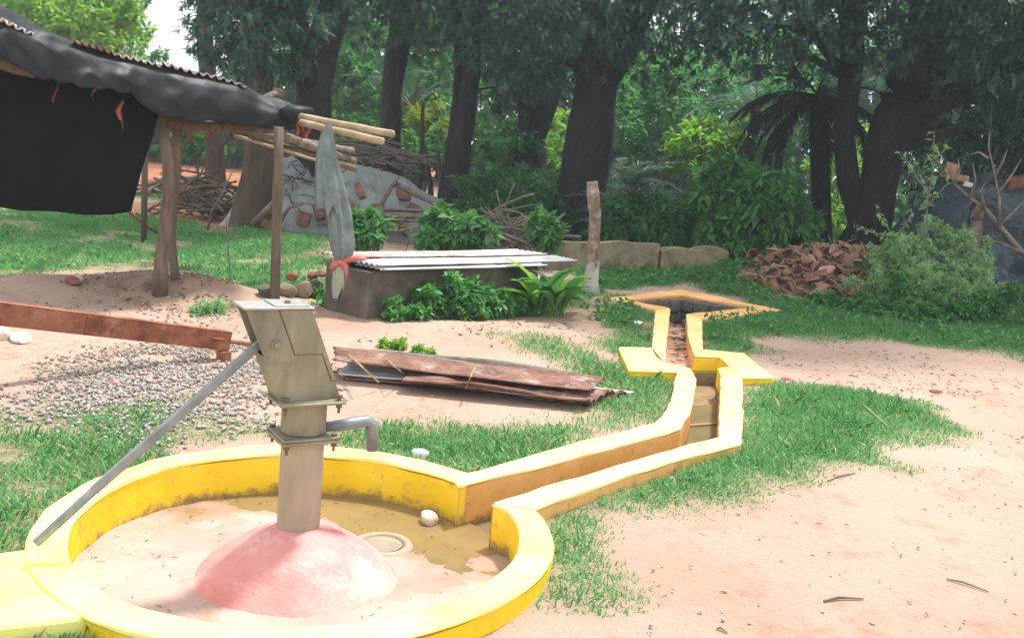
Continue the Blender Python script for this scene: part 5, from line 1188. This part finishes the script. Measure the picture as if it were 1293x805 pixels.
def twigplant(name, label, stems, leafm, L, W, D, every=.07, nl=2):
    root = empty(name, pixd(*stems[0][0], D), label, 'sapling'); Cs = []; Os = []
    for st in stems:
        pts = [pixd(x, y, D) for x, y in st]; mb = MB(); mb.tube(pts, [.014 * (1 - .65 * i / (len(pts) - 1)) for i in range(len(pts))], 6); mb.build('stem', M['stick'], root, smooth=True)
        for a_, b_ in zip(pts[:-1], pts[1:]):
            n = max(1, int((b_ - a_).length / every))
            for k in range(n): Cs.append(a_.lerp(b_, (k + random.random()) / n)); 
    C = np.array([tuple(c) for c in Cs]); O = unit(rng.normal(size=C.shape)); leaf_obj('foliage', cluster_leaves(C, O, nl, L, W, .1, 1.0), leafm, root)
twigplant('sapling', 'thin upright sapling with round pale leaves above the shrub', [[(1168, 330), (1168, 290), (1172, 250), (1178, 215), (1178, 190), (1180, 165)], [(1172, 245), (1158, 225), (1150, 208), (1136, 194)], [(1178, 215), (1185, 197), (1198, 184)], [(1170, 262), (1184, 245), (1196, 232)]], M['shrub'], .11, .035, 12.9)
twigplant('sapling', 'leafy shoot left of the round leaved sapling', [[(1140, 345), (1132, 310), (1122, 290), (1106, 262)], [(1130, 305), (1145, 280), (1152, 268)], [(1124, 300), (1098, 292), (1078, 286)], [(1150, 340), (1165, 305), (1172, 285)], [(1205, 335), (1212, 310), (1215, 288)], [(1195, 330), (1190, 300), (1192, 285)]], M['shrub'], .075, .022, 12.9, .045, 3)
twigplant('sapling', 'broad leaved seedling between tile heap and tall shrub', [[(1050, 330), (1052, 312), (1046, 296)], [(1052, 318), (1070, 305), (1082, 300)], [(1050, 320), (1036, 308), (1026, 304)]], M['weed'], .2, .05, 14.6, .09, 2)

# ------------------------------------------------------------------ plants by the tank
big = empty('leafy_plant', gpix(690, 394), 'large broad leaved plant at the right end of the tank', 'plant')
bc = gpix(692, 399)
for i in range(34):
    az = i * 2.4; el = random.uniform(.75, 1.45); ln = random.uniform(.5, .85); w_ = random.uniform(.05, .085); n = 7; vs = []; fs = []
    p = Vector((bc.x + random.uniform(-.16, .16), bc.y + random.uniform(-.12, .12), G(bc.x, bc.y))); e = el
    stem_n = 2
    for j in range(n + 1):
        t = j / n; d_ = Vector((math.cos(az) * math.cos(e), math.sin(az) * math.cos(e), math.sin(e))); sd_ = Vector((-math.sin(az), math.cos(az), 0)); up_ = sd_.cross(d_) * -1
        ww = w_ * (math.sin(math.pi * min(1, max(0, (t - .22) / .78)) ** .8) if t > .22 else .06) + .004
        vs += [p - sd_ * ww + up_ * ww * .35, p, p + sd_ * ww + up_ * ww * .35]; p = p + d_ * ln / n; e -= .16 + .1 * t
    for j in range(n):
        a_ = j * 3; fs += [(a_, a_ + 1, a_ + 4, a_ + 3), (a_ + 1, a_ + 2, a_ + 5, a_ + 4)]
    me_ = np_mesh('leaf', np.array([tuple(q) for q in vs]), np.array(fs), True, dict(v=np.full(len(vs), random.random()))); link_mesh('leaf', me_, M['light_leaf'] if i % 4 == 0 else M['weed'], big)
bush('creeper', 'low green creeper growing along the tank front', [(tuple(tA + tdir * LT * u + tnor * -v + Vector((0, 0, z))), r_) for u, v, z, r_ in ((.08, .16, .2, .12), (.16, .2, .22, .13), (.27, .17, .28, .17), (.38, .2, .3, .2), (.46, .2, .38, .16), (.5, .25, .24, .16), (.62, .2, .24, .15), (.7, .22, .2, .13), (.8, .2, .2, .12), (.4, .32, .18, .13))], M['weed'], k=2080, nper=7, L=.075, W=.021, droop=.15, stemr=.005, cat='plant')
bush('leafy_weed', 'clump of weeds at the left corner of the tank', lob([(410, 405, 8.9, .13), (430, 408, 8.8, .14), (448, 398, 9.0, .12), (415, 390, 9.1, .1)]), M['weed'], k=1680, nper=7, L=.085, W=.024, droop=.15, stemr=.005, cat='plant')
bush('leafy_weed', 'small leafy weeds at the foot of the right shed post', lob([(375, 376, 9.4, .10), (360, 374, 9.5, .1), (340, 372, 9.6, .1), (392, 374, 9.4, .09)]), M['weed'], k=2100, nper=7, L=.08, W=.022, stemr=.005, cat='plant')
bush('leafy_plant', 'bright green leafy plant behind the tank top', lob([(575, 285, 13.4, .26), (560, 275, 13.5, .2), (598, 290, 13.4, .2), (570, 300, 13.3, .22), (548, 305, 13.2, .16)]), M['weed'], k=420, nper=6, L=.17, W=.05, droop=.35, stemr=.008, cat='plant')
bush('leafy_plant', 'small bright plant right of the brush pile', lob([(688, 288, 13.8, .16), (678, 280, 13.8, .14), (695, 296, 13.8, .14)]), M['weed'], k=520, nper=6, L=.15, W=.045, droop=.3, stemr=.008, cat='plant')
bush('leafy_plant', 'dark leafy plant right of the tied cloth', lob([(458, 300, 12.4, .22), (470, 290, 12.5, .18), (465, 278, 12.6, .14), (450, 285, 12.6, .14)]), M['mid_leaf'], k=460, nper=6, L=.15, W=.045, droop=.3, stemr=.008, cat='plant')
bush('leafy_weed', 'weedy tuft at the foot of the whitewashed post', lob([(735, 378, 11.6, .14), (755, 382, 11.5, .13), (770, 388, 11.3, .1), (745, 362, 11.9, .12)]), M['weed'], k=1260, nper=7, L=.07, W=.02, stemr=.005, cat='plant')
bush('leafy_weed', 'low green tuft on the sand above the rusty sheets', lob([(490, 440, 7.3, .05), (505, 440, 7.3, .06), (525, 443, 7.2, .05), (540, 446, 7.15, .05)]), M['light_leaf'], k=2600, nper=7, L=.045, W=.012, stem=False, cat='plant')
bush('leafy_weed', 'grassy tuft on the soil mound right of the shed posts', lob([(262, 394, 8.0, .07), (250, 396, 8.0, .05), (272, 390, 8.1, .06)]), M['grass'], k=1400, nper=7, L=.09, W=.006, stem=False, cat='plant')
st = [pixd(292, 372, 9.5), pixd(290, 340, 9.5), pixd(288, 310, 9.5), pixd(285, 270, 9.5)]; mb = MB(); mb.tube(st, [.008, .007, .006, .004], 6); o = mb.build('dry_weed', M['stick']); tag(o, 'single thin dark stem standing on the lawn between the posts', 'stem')

# ------------------------------------------------------------------ grass, ground cover, gravel, litter
def scatter(poly, dens, edge=.25, amp=.3, ns=1.6, patch=.0, seed=0):
    xs_ = [p[0] for p in poly]; ys_ = [p[1] for p in poly]; x0, x1, y0, y1 = min(xs_) - .3, max(xs_) + .3, min(ys_) - .3, max(ys_) + .3
    n = int((x1 - x0) * (y1 - y0) * dens); x = rng.uniform(x0, x1, n); y = rng.uniform(y0, y1, n)
    mk = softmask(x, y, poly, edge, ns, amp)
    if patch: mk = mk * np.clip((fbm(x * 2.1 + seed, y * 2.1, 3) - patch) * 6, 0, 1)
    k = (rng.random(n) < mk) & ~in_works(x, y, .01); return x[k], y[k], mk[k]
def blades(x, y, h, w_, lean=.45, dry=.08, fac=None, tip=True):
    n = len(x); z = gz(x, y) - .005; az = rng.uniform(0, 2 * np.pi, n); ln = np.abs(rng.normal(0, lean, n)); hh = h * rng.uniform(.45, 1.25, n)
    if fac is not None: hh = hh * (.45 + .55 * fac)
    hh = hh * (.4 + 1.2 * fbm(x * 3.1, y * 3.1 + 7, 3) ** 1.3) * np.where(rng.random(n) < .04, 1.7, 1)
    D = np.stack([np.cos(az) * np.sin(ln), np.sin(az) * np.sin(ln), np.cos(ln)], -1); S = np.stack([-np.sin(az + rng.normal(0, .8, n)), np.cos(az), np.zeros(n)], -1)
    P = np.stack([x, y, z], -1); ww = (w_ * rng.uniform(.6, 1.3, n))[:, None]; H = hh[:, None]
    mid_ = P + D * H * .55; bend = np.stack([np.cos(az), np.sin(az), -.5 * np.ones(n)], -1) * H * .22
    V = np.stack([P - S * ww, P + S * ww, mid_ + S * ww * .8, P + D * H + bend, mid_ - S * ww * .8], 1).reshape(-1, 3); F = np.arange(n * 5).reshape(n, 5)
    v = rng.random(n) * .66 * (.4 + .9 * fbm(x * 1.3 + 3, y * 1.3, 2)); v = np.where(rng.random(n) < dry, rng.uniform(.85, 1, n), v)
    return V, F, np.repeat(np.clip(v, 0, 1), 5)
def grass(names, dens, h, w_, **k):
    Vs, Fs, vv, b_ = [], [], [], 0
    kk = {a: k.pop(a) for a in ('edge', 'amp', 'ns', 'patch') if a in k}
    for nm in names:
        x, y, mk = scatter(GR[nm], dens, **kk); V, F, v = blades(x, y, h, w_, fac=mk, **k); Vs.append(V); Fs.append(F + b_); vv.append(v); b_ += len(V)
    return np.concatenate(Vs), np.concatenate(Fs), np.concatenate(vv)
def stuff(name, label, data, mt):
    o = leaf_obj(name, data, mt); return tag(o, label, 'grass', kind='stuff')
stuff('grass', 'green grass patch right of the channel', grass(['verge'], 14000, .062, .0030, lean=.7, edge=.5, amp=.3, dry=.12), M['grass'])
stuff('grass', 'grass around the basin left and front', grass(['left', 'front'], 10500, .065, .003, lean=.6, edge=.45, dry=.2, patch=.14), M['grass'])
stuff('grass', 'grass between rusty sheets and channel', grass(['mid', 'mid2'], 7500, .085, .0034, lean=.6, edge=.6, dry=.2, patch=.2), M['grass'])
stuff('grass', 'thin grass coming through the gravel', grass(['gravel_edge'], 2800, .06, .003, lean=.6, edge=.6, patch=.42, dry=.2), M['grass'])
stuff('grass', 'lawn behind the shed posts', grass(['lawn', 'lawn2'], 1700, .09, .0065, lean=.6, edge=.5, patch=.3), M['grass'])
stuff('grass', 'grassy bank right of the pit', grass(['bank'], 3000, .09, .0055, lean=.55, edge=.5), M['grass'])
stuff('grass', 'green verge behind the pit', grass(['back', 'tank'], 1800, .10, .0065, lean=.5, edge=.4), M['grass'])
# sparse tufts and straw on open sand
def cover(poly, dens, L, W, h, mt, name, label, nper=4, **k):
    x, y, mk = scatter(poly, dens, **k); C = np.stack([x, y, gz(x, y) + h * rng.random(len(x))], -1); O = unit(np.stack([rng.normal(size=len(x)), rng.normal(size=len(x)), np.full(len(x), .8)], -1))
    o = leaf_obj(name, cluster_leaves(C, O, nper, L, W, .05, .9), mt); return tag(o, label, 'ground cover', kind='stuff')
cover(GR['bank'], 90, .075, .022, .12, M['weed'], 'ground_cover', 'low broadleaf weeds in the grassy bank', patch=.4)
cover(GR['back'], 130, .08, .024, .13, M['weed'], 'ground_cover', 'low leafy weeds behind the pit')
cover(region([(590, 330), (700, 300), (1010, 330), (1030, 300), (1293, 300), (1100, 262), (560, 262), (540, 300)]), 14, .16, .04, .3, M['mid_leaf'], 'ground_cover', 'shaded undergrowth on the wood floor', nper=7, edge=2, amp=1.5)
cover(region([(770, 380), (825, 392), (822, 436), (785, 430), (740, 400)]), 200, .06, .018, .07, M['weed'], 'ground_cover', 'weeds left of the upper channel', patch=.3)
cover(GR['lawn'], 22, .07, .02, .06, M['weed'], 'ground_cover', 'broadleaf weeds in the lawn behind the shed posts', patch=.42)
def litter(poly, dens, L, W, mt, name, label, thin=False, patch=0, works=True, lift=.004):
    x, y, mk = scatter(poly, dens, .6, .5, patch=patch); n = len(x); az = rng.uniform(0, 6.28, n); D = unit(np.stack([np.cos(az), np.sin(az), rng.normal(0, .12, n)], -1))
    P = np.stack([x, y, gz(x, y) + lift + .01 * rng.random(n)], -1); V, F = leaf_quads(P, D, L * rng.uniform(.4, 1.3, n), np.full(n, W) * rng.uniform(.7, 1.3, n), up=np.array([0, 0, 1.0]), fold=.3)
    o = leaf_obj(name, (V, F, np.repeat(rng.random(n), 4)), mt); return tag(o, label, 'litter', kind='stuff')
litter(region([(690, 800), (760, 700), (1010, 600), (1293, 530), (1400, 805)]), 26, .04, .004, M['litter'], 'leaf_litter', 'bits of twig and leaf on the sandy path', patch=.38)
litter(region([(970, 440), (1250, 450), (1400, 560), (1200, 570), (1190, 520), (990, 485)]), 110, .05, .007, M['litter'], 'leaf_litter', 'dark bits on the sand right of the channel', patch=.34)
litter(region([(430, 520), (600, 480), (780, 520), (590, 590), (440, 575)]), 420, .10, .0022, M['straw'], 'dry_straw', 'dry straw lying between basin and rusty sheets', patch=.42)
litter(region([(-20, 460), (60, 440), (170, 440), (330, 462), (150, 460), (60, 485), (-60, 490)]), 1100, .11, .0026, M['straw'], 'dry_straw', 'dry straw under the rusty beam', patch=.35, lift=.01)
litter(region([(690, 700), (790, 660), (1000, 600), (1150, 560), (1240, 545), (1050, 625), (800, 700)]), 300, .08, .0018, M['straw'], 'dry_straw', 'dry grass stalks along the edge of the grass patch', patch=.4)
litter(region([(500, 430), (640, 405), (760, 415), (740, 450), (600, 440)]), 120, .05, .01, M['litter'], 'leaf_litter', 'dead leaves on the sand before the tank', patch=.4)
litter(region([(60, 390), (200, 350), (330, 390), (320, 420), (100, 410)]), 160, .05, .012, M['litter'], 'leaf_litter', 'crumbs and dead leaves on soil by the shed posts', patch=.35)
# litter in the upper channel bed and the pit mouth
mid_u = [b for a, b in LUp] + [b for a, b in RUp][::-1]
xs_ = [p.x for p in mid_u]; ys_ = [p.y for p in mid_u]; n = 420; x = rng.uniform(min(xs_), max(xs_), n); y = rng.uniform(min(ys_), max(ys_), n); kk = inpoly(x, y, mid_u) & (rng.random(n) < np.clip((y - min(ys_)) / (max(ys_) - min(ys_)) + .12, 0, 1)); x = x[kk]; y = y[kk]; n = len(x)
az = rng.normal(0, .5, n); V, F = leaf_quads(np.stack([x, y, .05 + .02 * rng.random(n)], -1), np.stack([np.cos(az), np.sin(az), np.zeros(n)], -1), rng.uniform(.05, .13, n), rng.uniform(.008, .02, n), up=np.array([0, 0, 1.0]))
o = leaf_obj('leaf_litter', (V, F, np.repeat(rng.random(n), 4)), M['litter']); tag(o, 'dead leaves lying in the upper channel', 'litter', kind='stuff')
# specks on the basin floor and walls
n = 260; rr = BR * np.sqrt(rng.random(n)); th = rng.uniform(0, 6.28, n); x = BC.x + rr * np.cos(th); y = BC.y + rr * np.sin(th); kk = np.hypot(x - PC.x, y - PC.y) > .43; x, y = x[kk], y[kk]; n = len(x)
dz = -((x - pA.x) * nl.x + (y - pA.y) * nl.y) * .03 + (fbm(x * 5, y * 5, 5) - .5) * .022
az = rng.uniform(0, 6.28, n); V, F = leaf_quads(np.stack([x, y, np.maximum(dz, -.001) + .004], -1), np.stack([np.cos(az), np.sin(az), np.zeros(n)], -1), rng.uniform(.01, .045, n), rng.uniform(.001, .003, n), up=np.array([0, 0, 1.0]))
o = leaf_obj('leaf_litter', (V, F, np.repeat(rng.random(n), 4)), M['litter']); tag(o, 'grass bits scattered on the basin floor', 'litter', kind='stuff')
# twigs on the sand
for i, (a_, b_, lb) in enumerate((((1040, 760), (1090, 757), 'thin twig lying on the sand at the bottom right'), ((1195, 732), (1248, 748), 'curved brown twig on the sand near the right edge'), ((1085, 512), (1122, 545), 'pale straw stalk lying on the grass patch'), ((905, 795), (918, 800), 'short dark twig at the bottom of the path'), ((1045, 608), (1080, 598), 'long thin stem at the edge of the grass patch'))):
    p0, p1 = gpix(*a_), gpix(*b_); up_ = .03 if i == 2 else .006; mb = MB(); mb.tube([p0 + Vector((0, 0, up_)), p0.lerp(p1, .4) + Vector((0, .012, up_ + .004)), p1 + Vector((0, 0, up_))], [.004, .005, .003], 6); o = mb.build('twig', M['bamboo'] if i == 2 else M['stick']); tag(o, lb, 'twig')
# gravel
def gravel(poly, dens, size, name, label):
    x, y, mk = scatter(poly, dens, .8, .6, patch=.22); n = len(x); s = size * rng.uniform(.4, 1.35, n)
    base = np.array([(1, 0, 0), (-1, 0, 0), (0, 1, 0), (0, -1, 0), (0, 0, 1), (0, 0, -1), (.75, .7, .1), (-.7, .72, -.1)], float)
    fc = np.array([(0, 6, 4), (6, 2, 4), (2, 7, 4), (7, 1, 4), (1, 3, 4), (3, 0, 4), (0, 3, 5), (3, 1, 5), (1, 7, 5), (7, 2, 5), (2, 6, 5), (6, 0, 5)])
    jit = 1 + rng.uniform(-.28, .28, (n, 8, 1)); az = rng.uniform(0, 6.28, n); c, s_ = np.cos(az), np.sin(az)
    B = base[None] * jit * np.array([1, .75, .6]); tl = rng.normal(0, .4, n)
    Bx = B[..., 0] * c[:, None] - B[..., 1] * s_[:, None]; By = B[..., 0] * s_[:, None] + B[..., 1] * c[:, None]; Bz = B[..., 2] + Bx * np.tan(np.clip(tl, -.6, .6))[:, None] * .6
    V = np.stack([x[:, None] + Bx * s[:, None], y[:, None] + By * s[:, None], (gz(x, y) + s * .12 + .012 * rng.random(n))[:, None] + Bz * s[:, None]], -1).reshape(-1, 3)
    F = (fc[None] + (np.arange(n) * 8)[:, None, None]).reshape(-1, 3)
    o = leaf_obj(name, (V, F, np.repeat(rng.random(n), 8)), leafmat('gravel_stone', [(.24, .215, .19), (.33, .295, .265), (.40, .36, .325), (.48, .44, .405)], .85, 0, .3)); return tag(o, label, 'gravel', kind='stuff')
gravel(GRAVEL, 2100, .0155, 'gravel', 'bed of grey gravel left of the pump')
gravel(region([(700, 790), (800, 690), (1020, 610), (1200, 560), (1400, 560), (1400, 830), (700, 830)]), 26, .008, 'pebbles', 'tiny pebbles scattered on the sandy path')
gravel(region([(100, 395), (240, 368), (330, 398), (280, 410)]), 160, .016, 'gravel', 'small stones on the soil mound at the shed posts')

# ------------------------------------------------------------------ added volume that lifts the darks like veiling glare
mb = MB(); x0, x1, y0, y1 = gx[0] - 3, gx[-1] + 3, gy[0] - 3, gy[-1] + 3
mb.box(((x0 + x1) / 2, (y0 + y1) / 2, 9.0), (x1 - x0, y1 - y0, 22.0))
hm = bpy.data.materials.new('haze'); hm.use_nodes = True; hn = hm.node_tree; hn.nodes.clear()
ho = hn.nodes.new('ShaderNodeOutputMaterial'); pv = hn.nodes.new('ShaderNodeVolumePrincipled')
pv.inputs['Color'].default_value = (.78, .9, 1.0, 1); pv.inputs['Density'].default_value = .0021; pv.inputs['Anisotropy'].default_value = .1
hn.links.new(pv.outputs['Volume'], ho.inputs['Volume'])
hz = mb.build('haze', hm); tag(hz, kind='stuff')
